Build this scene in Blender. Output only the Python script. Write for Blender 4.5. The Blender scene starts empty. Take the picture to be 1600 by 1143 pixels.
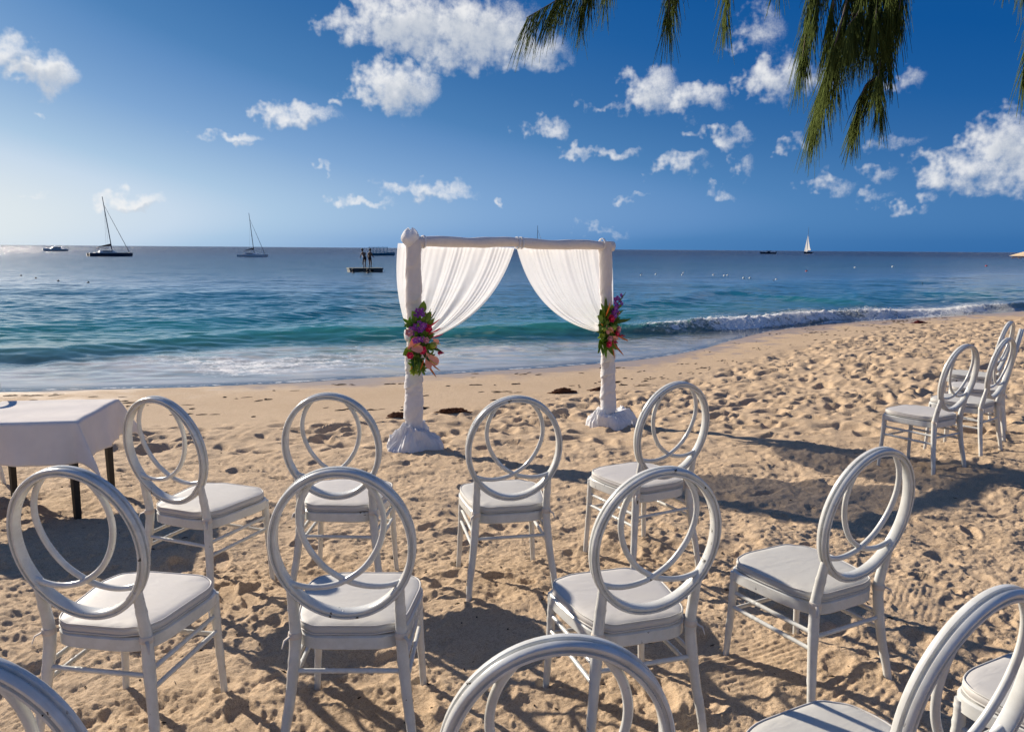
import bpy, bmesh, math, random
import numpy as np
from mathutils import Vector, Matrix, Quaternion

random.seed(7); RNG = np.random.default_rng(11)
scene = bpy.context.scene
COL = scene.collection

# ------------------------------------------------------------------ camera
CAM_H = 1.527; PITCH = math.radians(8.37); ROLL = math.radians(0.4225); FPX = 1244.44
cam_data = bpy.data.cameras.new('camera'); cam = bpy.data.objects.new('camera', cam_data); COL.objects.link(cam)
cam_data.sensor_width = 36.0; cam_data.lens = 28.0; cam_data.clip_start = 0.05; cam_data.clip_end = 60000
cam.matrix_world = Matrix.Translation((0, 0, CAM_H)) @ Matrix.Rotation(math.pi/2 - PITCH, 4, 'X') @ Matrix.Rotation(ROLL, 4, 'Z')
scene.camera = cam
scene.render.resolution_x, scene.render.resolution_y = 1024, 731

# ------------------------------------------------------------------ light, sky, exposure
SUN_AZ = math.radians(-48.0)      # measured from +Y, negative towards -X
SUN_EL = math.radians(23.5)
SUN_DIR = Vector((math.sin(SUN_AZ)*math.cos(SUN_EL), math.cos(SUN_AZ)*math.cos(SUN_EL), math.sin(SUN_EL)))
sd = bpy.data.lights.new('sun', 'SUN'); sd.energy = 4.8; sd.angle = math.radians(0.55); sd.color = (1.0, 0.89, 0.74)
sun = bpy.data.objects.new('sun', sd); COL.objects.link(sun)
sun.rotation_euler = (-SUN_DIR).to_track_quat('-Z', 'Y').to_euler(); sun.location = SUN_DIR*40
vs = scene.view_settings
vs.view_transform = 'Standard'; vs.look = 'None'; vs.gamma = 1.0; vs.exposure = 0.75; vs.use_curve_mapping = False

cy_ = scene.cycles; cy_.max_bounces = 6; cy_.diffuse_bounces = 3; cy_.glossy_bounces = 3; cy_.transmission_bounces = 4; cy_.transparent_max_bounces = 10; cy_.caustics_reflective = False; cy_.caustics_refractive = False; cy_.use_adaptive_sampling = True; cy_.adaptive_threshold = .018

# ------------------------------------------------------------------ picture ray helper (pixels of the photograph -> directions)
def ray(px, py):
    u, v = px-800.0, py-571.5
    c, s = math.cos(ROLL), math.sin(ROLL)
    u, v = c*u+s*v, -s*u+c*v
    xc, yc = u/FPX, -v/FPX
    return Vector((xc, math.cos(PITCH)+yc*math.sin(PITCH), -math.sin(PITCH)+yc*math.cos(PITCH)))
def at_depth(px, py, Y):
    r = ray(px, py); t = Y/r.y
    return Vector((r.x*t, Y, CAM_H+r.z*t))
def on_level(px, py, z=0.0):
    r = ray(px, py); t = (z-CAM_H)/r.z
    return Vector((r.x*t, r.y*t, z))

# ------------------------------------------------------------------ node helper
class NT:
    def __init__(self, tree):
        self.t = tree; self.n = tree.nodes; self.l = tree.links
    def new(self, typ, **kw):
        nd = self.n.new(typ)
        for k, v in kw.items(): setattr(nd, k, v)
        return nd
    def put(self, sock, v):
        if v is None: return
        if isinstance(v, bpy.types.NodeSocket): self.l.new(v, sock)
        else: sock.default_value = v
    def math(self, op, a, b=None, c=None, clamp=False):
        nd = self.new('ShaderNodeMath', operation=op, use_clamp=clamp)
        self.put(nd.inputs[0], a); self.put(nd.inputs[1], b); self.put(nd.inputs[2], c)
        return nd.outputs[0]
    def vmath(self, op, a, b=None, scale=None):
        nd = self.new('ShaderNodeVectorMath', operation=op)
        self.put(nd.inputs[0], a); self.put(nd.inputs[1], b)
        if scale is not None: self.put(nd.inputs['Scale'], scale)
        return nd.outputs['Value'] if op in ('DOT_PRODUCT', 'LENGTH', 'DISTANCE') else nd.outputs[0]
    def noise(self, vec, scale, detail=4.0, rough=0.55, dist=0.0, dims='3D'):
        nd = self.new('ShaderNodeTexNoise'); nd.noise_dimensions = dims
        self.put(nd.inputs['Vector'], vec); self.put(nd.inputs['Scale'], scale)
        nd.inputs['Detail'].default_value = detail; nd.inputs['Roughness'].default_value = rough
        nd.inputs['Distortion'].default_value = dist
        return nd.outputs
    def maprange(self, v, a, b, c=0.0, d=1.0, smooth=True):
        nd = self.new('ShaderNodeMapRange')
        nd.interpolation_type = 'SMOOTHSTEP' if smooth else 'LINEAR'
        self.put(nd.inputs[0], v)
        for i, x in enumerate((a, b, c, d)): self.put(nd.inputs[1+i], x)
        return nd.outputs[0]
    def mix(self, fac, a, b, blend='MIX'):
        nd = self.new('ShaderNodeMix', data_type='RGBA', blend_type=blend)
        self.put(nd.inputs[0], fac); self.put(nd.inputs[6], a); self.put(nd.inputs[7], b)
        return nd.outputs[2]
    def ramp(self, fac, stops):
        nd = self.new('ShaderNodeValToRGB'); cr = nd.color_ramp
        while len(cr.elements) < len(stops): cr.elements.new(0.5)
        for e, (p, c) in zip(cr.elements, stops): e.position = p; e.color = (*c, 1)
        self.put(nd.inputs[0], fac); return nd.outputs[0]
    def mapping(self, vec, scale=(1, 1, 1), rot=(0, 0, 0)):
        nd = self.new('ShaderNodeMapping'); self.put(nd.inputs[0], vec)
        nd.inputs['Scale'].default_value = scale; nd.inputs['Rotation'].default_value = rot
        return nd.outputs[0]
    def bump(self, h, strength, dist, normal=None):
        nd = self.new('ShaderNodeBump'); self.put(nd.inputs['Height'], h)
        nd.inputs['Strength'].default_value = strength; nd.inputs['Distance'].default_value = dist
        if normal is not None: self.put(nd.inputs['Normal'], normal)
        return nd.outputs[0]

# ------------------------------------------------------------------ world: sky with fair-weather clouds
world = bpy.data.worlds.new('World'); scene.world = world; world.use_nodes = True
w = NT(world.node_tree); w.n.clear()
sky = w.new('ShaderNodeTexSky', sky_type='NISHITA'); sky.sun_disc = False
sky.sun_elevation = SUN_EL; sky.sun_rotation = SUN_AZ
sky.altitude = 0; sky.air_density = 1.0; sky.dust_density = 0.2; sky.ozone_density = 1.0
SKY_STRENGTH = 0.060; SKY_GAIN = 1/(0.060*2**vs.exposure)
gen = w.new('ShaderNodeTexCoord').outputs['Generated']
dirv = w.vmath('NORMALIZE', gen)
sep = w.new('ShaderNodeSeparateXYZ'); w.put(sep.inputs[0], dirv)
az = w.math('ARCTAN2', sep.outputs[0], sep.outputs[1]); el = w.math('ARCSINE', sep.outputs[2])
comb = w.new('ShaderNodeCombineXYZ'); w.put(comb.inputs[0], az); w.put(comb.inputs[1], el)
P0 = comb.outputs[0]
# the sky's own radiance, graded like the photograph (deep blue where it is dim, pale where it is bright)
sv = w.new('ShaderNodeCombineXYZ'); w.put(sv.inputs[0], sep.outputs[0]); w.put(sv.inputs[1], sep.outputs[1]); w.put(sv.inputs[2], w.math('MAXIMUM', sep.outputs[2], .012))
w.l.new(w.vmath('NORMALIZE', sv.outputs[0]), sky.inputs['Vector'])
gch = w.new('ShaderNodeSeparateColor'); w.put(gch.inputs[0], sky.outputs[0])
G_ = w.math('MULTIPLY', gch.outputs[1], w.math('SUBTRACT', 1.0, w.math('MULTIPLY', w.math('EXPONENT', w.math('MULTIPLY', w.math('MAXIMUM', el, 0.0), -20.0)), .16)))
def lin(*c): return tuple(((x/255+.055)/1.055)**2.4 if x > 10 else x/255/12.92 for x in c)
grade = w.ramp(w.math('DIVIDE', G_, 16.0), [(0.0, lin(15, 72, 136)), (.207, lin(17, 84, 152)), (.257, lin(33, 95, 160)), (.33, lin(60, 114, 172)), (.394, lin(80, 131, 185)), (.425, lin(97, 143, 195)), (.5125, lin(128, 167, 211)), (.631, lin(171, 200, 227)), (.692, lin(199, 217, 235)), (.789, lin(220, 230, 236)), (.959, lin(240, 245, 243))])
gain = w.math('MULTIPLY', w.math('MAXIMUM', w.math('DIVIDE', G_, 15.4), 1.0), SKY_GAIN)
skyc = w.vmath('SCALE', grade, scale=gain)
CLOUDS = [  # where in the sky (photo pixels), half sizes, weight
 (14,88,36,26,.9),(66,112,44,32,1.1),(205,313,42,19,.9),(68,176,14,7,.6),
 (545,45,60,22,.7),(640,35,100,55,1.1),(740,50,110,58,1.1),(820,75,75,36,.85),(600,15,60,30,.8),(690,85,60,25,.8),
 (620,138,66,44,1.1),(660,118,32,26,.8),(462,176,62,20,.9),(527,159,17,11,.65),
 (365,214,44,11,.7),(374,228,16,8,.55),(672,299,84,16,.75),(556,314,50,10,.7),(500,262,13,8,.6),
 (1015,140,54,40,.95),(1085,153,66,30,.95),(950,160,48,8,.5),(1212,122,58,40,.9),(1265,120,44,34,.6),(1412,125,32,24,.6),
 (1188,48,46,40,.5),(858,200,50,18,.75),(905,238,42,14,.7),(963,241,34,16,.7),(1065,256,50,20,.8),(1140,218,30,20,.7),
 (1095,204,24,10,.55),(1163,262,20,20,.45),(1292,291,40,16,.6),(1580,225,60,58,1.1),(1505,264,68,34,.9),(1560,276,84,28,.85),
 (1640,245,80,66,1.0),(1362,305,28,14,.55),(1372,272,28,13,.5),(1412,323,28,10,.6),(1450,304,26,13,.55),(1128,300,32,12,.5),
 (993,307,28,8,.5),(940,360,40,9,.42),(1235,226,26,11,.55),(780,317,11,6,.6),(1400,225,34,15,.45),(40,300,26,6,.45),(1540,300,40,10,.4),
]
def px_to_ae(px, py):
    r = ray(px, py).normalized()
    return math.atan2(r.x, r.y), math.asin(r.z)
def density_group(name, clouds):
    grp = bpy.data.node_groups.new(name, 'ShaderNodeTree')
    grp.interface.new_socket('Vector', in_out='INPUT', socket_type='NodeSocketVector')
    grp.interface.new_socket('Density', in_out='OUTPUT', socket_type='NodeSocketFloat')
    grp.interface.new_socket('Towards sun', in_out='OUTPUT', socket_type='NodeSocketFloat')
    g = NT(grp); gi = g.new('NodeGroupInput'); go = g.new('NodeGroupOutput')
    fine = g.noise(gi.outputs[0], 60, 5, 0.62, dims='2D')['Fac']
    fz = g.math('MULTIPLY', g.math('SUBTRACT', fine, 0.5), 1.25)
    if clouds:
        clouds = [(cx, cy, rx*(.93 if cx > 830 else 1), ry*(.90 if cx > 830 else 1), wt-(.10 if cx > 830 else .03)) for cx, cy, rx, ry, wt in clouds]
        nz = g.noise(gi.outputs[0], 30, 3, 0.6, dims='2D')
        warp = g.vmath('MULTIPLY', g.vmath('SUBTRACT', nz['Color'], (0.5, 0.5, 0.5)), (.070, .050, 0))
        pw = g.vmath('ADD', gi.outputs[0], warp)
        def blobs(p):
            best = None
            for (cx, cy, rx, ry, wt) in clouds:
                a0, e0 = px_to_ae(cx, cy)
                dl = g.vmath('MULTIPLY', g.vmath('SUBTRACT', p, (a0, e0, 0)), (FPX/rx, FPX/ry, 0))
                val = g.math('MULTIPLY_ADD', g.vmath('DOT_PRODUCT', dl, dl), -wt, wt)
                best = val if best is None else g.math('SMOOTH_MAX', best, val, 0.2)
            return g.math('MAXIMUM', best, -1.0)
        b0, b1 = blobs(pw), blobs(g.vmath('ADD', pw, (-.007, .012, 0)))
    else:      # unseen clouds outside the frame, cover raised to whiten the fill light
        b0 = g.maprange(g.noise(gi.outputs[0], 4.0, 2, 0.5, dims='2D')['Fac'], 0.46, 0.70, -1.0, 0.9, False); b1 = b0
    g.l.new(g.math('ADD', b0, fz), go.inputs[0]); g.l.new(b1, go.inputs[1]); return grp
def cloud_sky(name, clouds, fade=None):
    nd = w.new('ShaderNodeGroup'); nd.node_tree = density_group(name, clouds); w.put(nd.inputs[0], P0)
    d0, d1 = nd.outputs
    alpha = w.maprange(d0, CLOUD_EDGE[0], CLOUD_EDGE[1])
    if fade is not None: alpha = w.math('MULTIPLY', alpha, fade)
    shade = w.math('SUBTRACT', 1.0, w.math('MULTIPLY', w.maprange(w.math('SUBTRACT', d1, w.math('MULTIPLY', d0, .35)), .05, .75), .62))
    ccol = w.mix(shade, CLOUD_DARK, CLOUD_LIT)
    final = w.mix(w.math('MULTIPLY', alpha, 0.92), skyc, ccol)
    bg = w.new('ShaderNodeBackground'); w.put(bg.inputs[0], final); bg.inputs[1].default_value = SKY_STRENGTH
    return bg.outputs[0]
CLOUD_EDGE = (0.0, 1.15)
CLOUD_DARK = (.36*SKY_GAIN, .43*SKY_GAIN, .54*SKY_GAIN, 1); CLOUD_LIT = (.90*SKY_GAIN, .90*SKY_GAIN, .90*SKY_GAIN, 1)
def pick(fac, a, b):
    nd = w.new('ShaderNodeMixShader'); w.put(nd.inputs[0], fac); w.l.new(a, nd.inputs[1]); w.l.new(b, nd.inputs[2]); return nd.outputs[0]
CUT = (420, 790, 1110, 1330); sectors = []
for i in range(5):
    lo = -1e9 if i == 0 else CUT[i-1]; hi = 1e9 if i == 4 else CUT[i]
    sectors.append(cloud_sky('clouds', [c for c in CLOUDS if c[0]+c[2]*1.9+30 > lo and c[0]-c[2]*1.9-30 < hi]))
inside = sectors[0]
for i in range(4): inside = pick(w.math('GREATER_THAN', az, px_to_ae(CUT[i], 200)[0]), inside, sectors[i+1])
aa = w.math('ABSOLUTE', az)
fade = w.math('MAXIMUM', w.maprange(aa, .80, 1.1), w.maprange(el, .42, .60))
outside = cloud_sky('fill_clouds_outside', None, fade)
plain = w.new('ShaderNodeBackground'); w.put(plain.inputs[0], skyc); plain.inputs[1].default_value = SKY_STRENGTH
inbox = w.math('MULTIPLY', w.math('LESS_THAN', aa, .78), w.math('LESS_THAN', el, .41))
allsky = pick(inbox, outside, inside)
w.l.new(pick(w.math('GREATER_THAN', el, 0.0), plain.outputs[0], allsky), w.new('ShaderNodeOutputWorld').inputs[0])
world.cycles.sampling_method = 'MANUAL'; world.cycles.sample_map_resolution = 512

# ------------------------------------------------------------------ object helpers
def tag(o, label=None, cat=None, group=None, kind=None):
    if label: o['label'] = label
    if cat: o['category'] = cat
    if group: o['group'] = group
    if kind: o['kind'] = kind
    return o
def empty(name, loc=(0, 0, 0), rz=0.0):
    o = bpy.data.objects.new(name, None); COL.objects.link(o); o.location = loc; o.rotation_euler = (0, 0, rz)
    o.empty_display_size = 0.1; return o
class MB:
    def __init__(self): self.v = []; self.f = []
    def add(self, vs_, fs_):
        b = len(self.v); self.v += [tuple(p) for p in vs_]; self.f += [tuple(i+b for i in q) for q in fs_]; return self
    def box(self, c, s, rot=None):
        c = Vector(c); pts = []
        for dx in (-.5, .5):
            for dy in (-.5, .5):
                for dz in (-.5, .5):
                    p = Vector((dx*s[0], dy*s[1], dz*s[2]))
                    if rot is not None: p = rot @ p
                    pts.append(c+p)
        return self.add(pts, [(0,1,3,2),(4,6,7,5),(0,4,5,1),(2,3,7,6),(0,2,6,4),(1,5,7,3)])
    def tube(self, pts, rad, n=8, cap=True, flat=1.0):
        pts = [Vector(p) for p in pts]
        if not hasattr(rad, '__len__'): rad = [rad]*len(pts)
        rings = []; prev = None
        for i, p in enumerate(pts):
            t = (pts[min(i+1, len(pts)-1)]-pts[max(i-1, 0)]).normalized()
            if prev is None:
                a = Vector((0, 0, 1)) if abs(t.z) < .9 else Vector((1, 0, 0))
                u = t.cross(a).normalized()
            else:
                u = (prev-t*prev.dot(t)).normalized()
            prev = u; v = t.cross(u)
            rings.append([p+(u*math.cos(2*math.pi*k/n)+v*math.sin(2*math.pi*k/n)*flat)*rad[i] for k in range(n)])
        vs_ = [q for r in rings for q in r]; fs_ = []
        for i in range(len(pts)-1):
            for k in range(n):
                fs_.append((i*n+k, i*n+(k+1) % n, (i+1)*n+(k+1) % n, (i+1)*n+k))
        if cap:
            fs_.append(tuple(range(n-1, -1, -1))); m = (len(pts)-1)*n; fs_.append(tuple(m+k for k in range(n)))
        return self.add(vs_, fs_)
    def loop(self, path, prof):       # closed sweep; path = [(centre, out, side)], prof = [(out, side)]
        n = len(prof); N = len(path); vs_ = []
        for (c, o, s) in path:
            for (a, b) in prof: vs_.append(c+o*a+s*b)
        fs_ = [(i*n+k, i*n+(k+1) % n, ((i+1) % N)*n+(k+1) % n, ((i+1) % N)*n+k) for i in range(N) for k in range(n)]
        return self.add(vs_, fs_)
    def lathe(self, prof, n=16, c=(0, 0, 0)):
        c = Vector(c); vs_ = []; 
        for (r, z) in prof:
            for k in range(n):
                a = 2*math.pi*k/n; vs_.append(c+Vector((r*math.cos(a), r*math.sin(a), z)))
        fs_ = [(i*n+k, i*n+(k+1) % n, (i+1)*n+(k+1) % n, (i+1)*n+k) for i in range(len(prof)-1) for k in range(n)]
        fs_.append(tuple(range(n-1, -1, -1))); m = (len(prof)-1)*n; fs_.append(tuple(m+k for k in range(n)))
        return self.add(vs_, fs_)
    def grid(self, fn, nu, nv):
        vs_ = [fn(i/nu, j/nv) for j in range(nv+1) for i in range(nu+1)]
        fs_ = [(j*(nu+1)+i, j*(nu+1)+i+1, (j+1)*(nu+1)+i+1, (j+1)*(nu+1)+i) for j in range(nv) for i in range(nu)]
        return self.add(vs_, fs_)
    def mesh(self, name, mat, smooth=40):
        me = bpy.data.meshes.new(name); me.from_pydata(self.v, [], self.f); me.materials.append(mat)
        bm = bmesh.new(); bm.from_mesh(me); bmesh.ops.recalc_face_normals(bm, faces=bm.faces); bm.to_mesh(me); bm.free()
        if smooth:
            me.polygons.foreach_set('use_smooth', [True]*len(me.polygons))
            if smooth < 180: me.set_sharp_from_angle(angle=math.radians(smooth))
        me.update(); return me
    def build(self, name, mat, parent=None, smooth=40, loc=None):
        o = bpy.data.objects.new(name, self.mesh(name, mat, smooth)); COL.objects.link(o)
        if parent is not None: o.parent = parent
        if loc is not None: o.location = loc
        return o
def copy_tree(o, parent=None):
    c = o.copy(); COL.objects.link(c)
    if parent is not None: c.parent = parent
    for ch in list(o.children): copy_tree(ch, c)
    return c

# ------------------------------------------------------------------ materials
def mat(name):
    m = bpy.data.materials.new(name); m.use_nodes = True; n = NT(m.node_tree); n.n.clear()
    out = n.new('ShaderNodeOutputMaterial'); return m, n, out
def simple(name, col, rough=0.5, var=0.12, scale=20, metallic=0.0, bump=0.0, sub=0.0):
    m, n, out = mat(name); p = n.new('ShaderNodeBsdfPrincipled')
    co = n.new('ShaderNodeTexCoord').outputs['Object']
    nz_ = n.noise(co, scale, 5, .6)['Fac']
    c = n.mix(n.maprange(nz_, .3, .7, 0, 1), (*[x*(1-var) for x in col], 1), (*[min(1, x*(1+var)) for x in col], 1))
    n.put(p.inputs['Base Color'], c); p.inputs['Roughness'].default_value = rough; p.inputs['Metallic'].default_value = metallic
    if bump: n.put(p.inputs['Normal'], n.bump(nz_, bump, 0.01))
    n.l.new(p.outputs[0], out.inputs[0]); return m

def make_paint():
    m, n, out = mat('white_chair_paint'); p = n.new('ShaderNodeBsdfPrincipled')
    co = n.new('ShaderNodeTexCoord').outputs['Object']
    rnd = n.new('ShaderNodeObjectInfo').outputs['Random']
    off = n.new('ShaderNodeCombineXYZ'); n.put(off.inputs[0], n.math('MULTIPLY', rnd, 37.0)); n.put(off.inputs[1], n.math('MULTIPLY', rnd, 11.0))
    v = n.vmath('ADD', co, off.outputs[0])
    big = n.noise(v, 6, 3, .5)['Fac']; sm = n.noise(n.mapping(v, (1, 1, .6)), 40, 5, .65)['Fac']
    chip = n.math('MULTIPLY', n.maprange(sm, .640, .655), n.maprange(big, .56, .62))
    grime = n.maprange(n.noise(v, 18, 6, .65)['Fac'], .35, .75)
    c = n.mix(grime, (.63, .64, .62, 1), (.51, .51, .48, 1))
    c = n.mix(chip, c, (.035, .028, .022, 1))
    n.put(p.inputs['Base Color'], c); n.put(p.inputs['Roughness'], n.math('MULTIPLY_ADD', grime, .22, .16))
    n.put(p.inputs['Normal'], n.bump(n.math('SUBTRACT', n.math('MULTIPLY', grime, .15), chip), .5, .0012))
    n.l.new(p.outputs[0], out.inputs[0]); return m
def make_cushion():
    m, n, out = mat('cushion_fabric'); p = n.new('ShaderNodeBsdfPrincipled')
    tc = n.new('ShaderNodeTexCoord').outputs['Object']
    rnd = n.new('ShaderNodeObjectInfo').outputs['Random']
    base = n.mix(rnd, (.52, .497, .478, 1), (.495, .49, .452, 1))
    st = n.maprange(n.noise(tc, 7, 5, .6)['Fac'], .40, .75)
    c = n.mix(n.math('MULTIPLY', st, .35), base, (.47, .44, .39, 1))
    n.put(p.inputs['Base Color'], c); p.inputs['Roughness'].default_value = .62
    wr = n.noise(n.mapping(tc, (1, 2.2, 1)), 11, 3, .5, 1.0)['Fac']; wv = n.noise(tc, 420, 2, .5)['Fac']
    n.put(p.inputs['Normal'], n.bump(n.math('ADD', n.math('MULTIPLY', wr, 1.0), n.math('MULTIPLY', wv, .06)), .28, .006))
    n.l.new(p.outputs[0], out.inputs[0]); return m
def make_cloth(name, col, transl=.35, transp=.0, rough=.85, folds=14):
    m, n, out = mat(name)
    tc = n.new('ShaderNodeTexCoord').outputs['Object']
    nzv = n.noise(tc, folds, 5, .6)['Fac']
    c = n.mix(n.maprange(nzv, .3, .7), (*[x*.94 for x in col], 1), (*col, 1))
    nr = n.bump(nzv, .35, .012)
    d = n.new('ShaderNodeBsdfDiffuse'); n.put(d.inputs[0], c); n.put(d.inputs['Normal'], nr)
    t = n.new('ShaderNodeBsdfTranslucent'); n.put(t.inputs[0], c); n.put(t.inputs['Normal'], nr)
    mx = n.new('ShaderNodeMixShader'); mx.inputs[0].default_value = transl; n.l.new(d.outputs[0], mx.inputs[1]); n.l.new(t.outputs[0], mx.inputs[2])
    res = mx.outputs[0]
    if transp:
        tr = n.new('ShaderNodeBsdfTransparent'); tr.inputs[0].default_value = (.97, .96, .95, 1)
        mx2 = n.new('ShaderNodeMixShader'); mx2.inputs[0].default_value = transp
        n.l.new(res, mx2.inputs[1]); n.l.new(tr.outputs[0], mx2.inputs[2]); res = mx2.outputs[0]
    n.l.new(res, out.inputs[0]); return m
def make_leafy(name, col, col2, rough=.45, transl=.3, scale=30):
    m, n, out = mat(name); p = n.new('ShaderNodeBsdfPrincipled')
    tc = n.new('ShaderNodeTexCoord').outputs['Object']; rnd = n.new('ShaderNodeObjectInfo').outputs['Random']
    f = n.math('ADD', n.math('MULTIPLY', n.noise(tc, scale, 3, .5)['Fac'], .6), n.math('MULTIPLY', rnd, .5), clamp=True)
    c = n.mix(f, (*col, 1), (*col2, 1)); n.put(p.inputs['Base Color'], c); p.inputs['Roughness'].default_value = rough
    t = n.new('ShaderNodeBsdfTranslucent'); n.put(t.inputs[0], c)
    mx = n.new('ShaderNodeMixShader'); mx.inputs[0].default_value = transl
    n.l.new(p.outputs[0], mx.inputs[1]); n.l.new(t.outputs[0], mx.inputs[2]); n.l.new(mx.outputs[0], out.inputs[0]); return m

M = {}
M['paint'] = make_paint(); M['cushion'] = make_cushion()
M['tie'] = simple('tie_ribbon', (.62, .55, .47), .8)
M['wrap'] = make_cloth('white_wrap_cloth', (.88, .88, .89), .26, folds=26)
M['sheer'] = make_cloth('sheer_curtain', (.89, .89, .905), .50, .27, folds=4)
M['beige_wrap'] = make_cloth('beige_wrap_cloth', (.78, .74, .71), .14, folds=20)
M['tablecloth'] = make_cloth('tablecloth', (.93, .885, .835), .22, folds=6)
M['black'] = simple('black_table_leg', (.005, .005, .006), .5)
M['tabletop'] = simple('table_board', (.25, .18, .12), .6)

# ------------------------------------------------------------------ terrain functions
SEA = -0.45
_sx = np.array([-80,-25,-12,-6.96,-4.78,-3.54,-2.33,-1.21,.54,2.31,3.51,5.03,6.36,7.47,8.84,12.24,14.06,17.0,24,45,120])
_sy = np.array([3.0,7.5,9.8,10.66,11.06,11.43,11.95,12.44,13.21,14.23,15.46,17.79,19.71,20.61,21.97,23.9,24.99,26.8,31,46,100])
_tx = np.arange(-80, 120, .05); _ty = np.interp(_tx, _sx, _sy)
def gsm(a, s):
    k = np.arange(-int(3*s), int(3*s)+1); kk = np.exp(-.5*(k/s)**2); kk /= kk.sum()
    return np.convolve(np.pad(a, len(k)//2, mode='edge'), kk, 'valid')
_ty = gsm(_ty, 8)
def shore(x): return np.interp(x, _tx, _ty)
_pq = np.arange(-300, 60, .05)
_pz = gsm(np.interp(_pq, [-300,-60,-20,-6,0,3,5.7,7,9,11,60], [-8,-4,-1.6,-.66,-.45,-.34,-.2,-.10,-.008,.012,.35]), 14)
def base_z(x, y): return np.interp(shore(x)-y, _pq, _pz)
def noise_map(shape, cell, lmin, lmax, beta, seed):
    r = np.random.default_rng(seed); F = np.fft.rfft2(r.standard_normal(shape))
    ky = np.fft.fftfreq(shape[0], cell)[:, None]; kx = np.fft.rfftfreq(shape[1], cell)[None, :]
    k = np.sqrt(kx**2+ky**2)+1e-9
    amp = k**(-beta)*((k > 1/lmax) & (k < 1/lmin)); a = np.fft.irfft2(F*amp, s=shape); return a/a.std()
def bil(mp, x0, y0, cell, x, y):
    fx = np.clip((x-x0)/cell, 0, mp.shape[1]-1.001); fy = np.clip((y-y0)/cell, 0, mp.shape[0]-1.001)
    i = fx.astype(int); j = fy.astype(int); a = fx-i; b = fy-j
    return (mp[j, i]*(1-a)+mp[j, i+1]*a)*(1-b)+(mp[j+1, i]*(1-a)+mp[j+1, i+1]*a)*b
def sstep(x, a, b):
    t = np.clip((x-a)/(b-a), 0, 1); return t*t*(3-2*t)
_cx = [-60,-12,-5.27,-3.97,-3.12,-1.42,-.72,.4,1.71,4.67,9.6,15,30,120]
_cy = [2,6,8.03,8.07,8.1,8.67,8.87,9.86,10.49,14.44,19.88,23.35,33,98]
def churn_bound(x): return np.interp(x, _cx, _cy)
CHAIRS = [
 (-1.195, 2.415, -.149, 'white ring-back chair nearest the table legs in the middle row, scuffed ring, black chips'),
 (-.4855, 2.431, .016, 'white ring-back chair facing straight at the arch, second from left in middle row'),
 (.357, 2.500, .306, 'white ring-back chair turned slightly left with half-shaded seat, directly behind the large cropped ring'),
 (1.062, 2.757, .493, 'white ring-back chair standing alone right of centre, turned left, four legs all visible'),
 (-1.361, 3.478, -.370, 'white ring-back chair beside the white tablecloth, brightest of the front row'),
 (-.748, 3.520, -.034, 'white ring-back chair in front row left of the arch\'s near post'),
 (-.037, 3.575, .199, 'white ring-back chair in front row framed between the arch posts'),
 (.632, 3.852, .496, 'white ring-back chair in front row nearest the arch\'s far post, turned left'),
 (2.93, 5.60, .564, 'white ring-back chair at the near end of the far right group'),
 (3.56, 6.19, .690, 'white ring-back chair second from the near end of the far right group'),
 (3.981, 6.735, 1.0, 'white ring-back chair seen edge-on at the right border of the far group'),
 (4.30, 7.38, .80, 'white ring-back chair farthest back in the right group, mostly hidden behind others'),
 (.055, 1.535, .12, 'closest white ring-back chair at bottom centre, only top of chipped ring in view'),
 (-.865, 1.43, -.03, 'white ring-back chair cut off in the bottom left corner, ring only'),
 (.765, 1.635, .50, 'big white ring-back chair cut off at bottom right, striped shadow on seat'),
 (1.42, 1.89, .50, 'white chair at bottom right edge showing only cushioned seat and turned side rails'),
]
# coarse relief 2.4 cm, fine relief 6 mm
CX0, CY0, CC = -22.0, -2.0, .024; CSH = (1450, 2100)
cm = noise_map(CSH, CC, .10, 2.5, 1.25, 1)*.010 + noise_map(CSH, CC, .6, 5, 1.4, 5)*.012
def stamp(mp, x0, y0, cell, cx, cy, L, Wd, ang, dep, rim, skew=0.0):
    R = L*1.9; i0 = int((cx-R-x0)/cell); i1 = int((cx+R-x0)/cell)+1; j0 = int((cy-R-y0)/cell); j1 = int((cy+R-y0)/cell)+1
    i0 = max(i0, 0); j0 = max(j0, 0); i1 = min(i1, mp.shape[1]); j1 = min(j1, mp.shape[0])
    if i1-i0 < 3 or j1-j0 < 3: return
    X = x0+np.arange(i0, i1)*cell-cx; Y = y0+np.arange(j0, j1)*cell-cy
    X, Y = np.meshgrid(X, Y); c, s = math.cos(ang), math.sin(ang)
    u = (X*c+Y*s)/L; v = (-X*s+Y*c)/(Wd*(1+.35*np.clip(u, -1, 1)*skew))
    r = np.sqrt(u*u+v*v)+1e-6
    bowl = -dep*np.exp(-r**4.5)*(1+.35*u*skew) + rim*np.exp(-((r-1.2)/.24)**2)*(1+.8*skew*u)
    m = np.exp(-(r/1.05)**6)*.75
    sub = mp[j0:j1, i0:i1]; mp[j0:j1, i0:i1] = sub*(1-m)+m*sub*.2+bowl
rs = np.random.default_rng(3)
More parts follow.
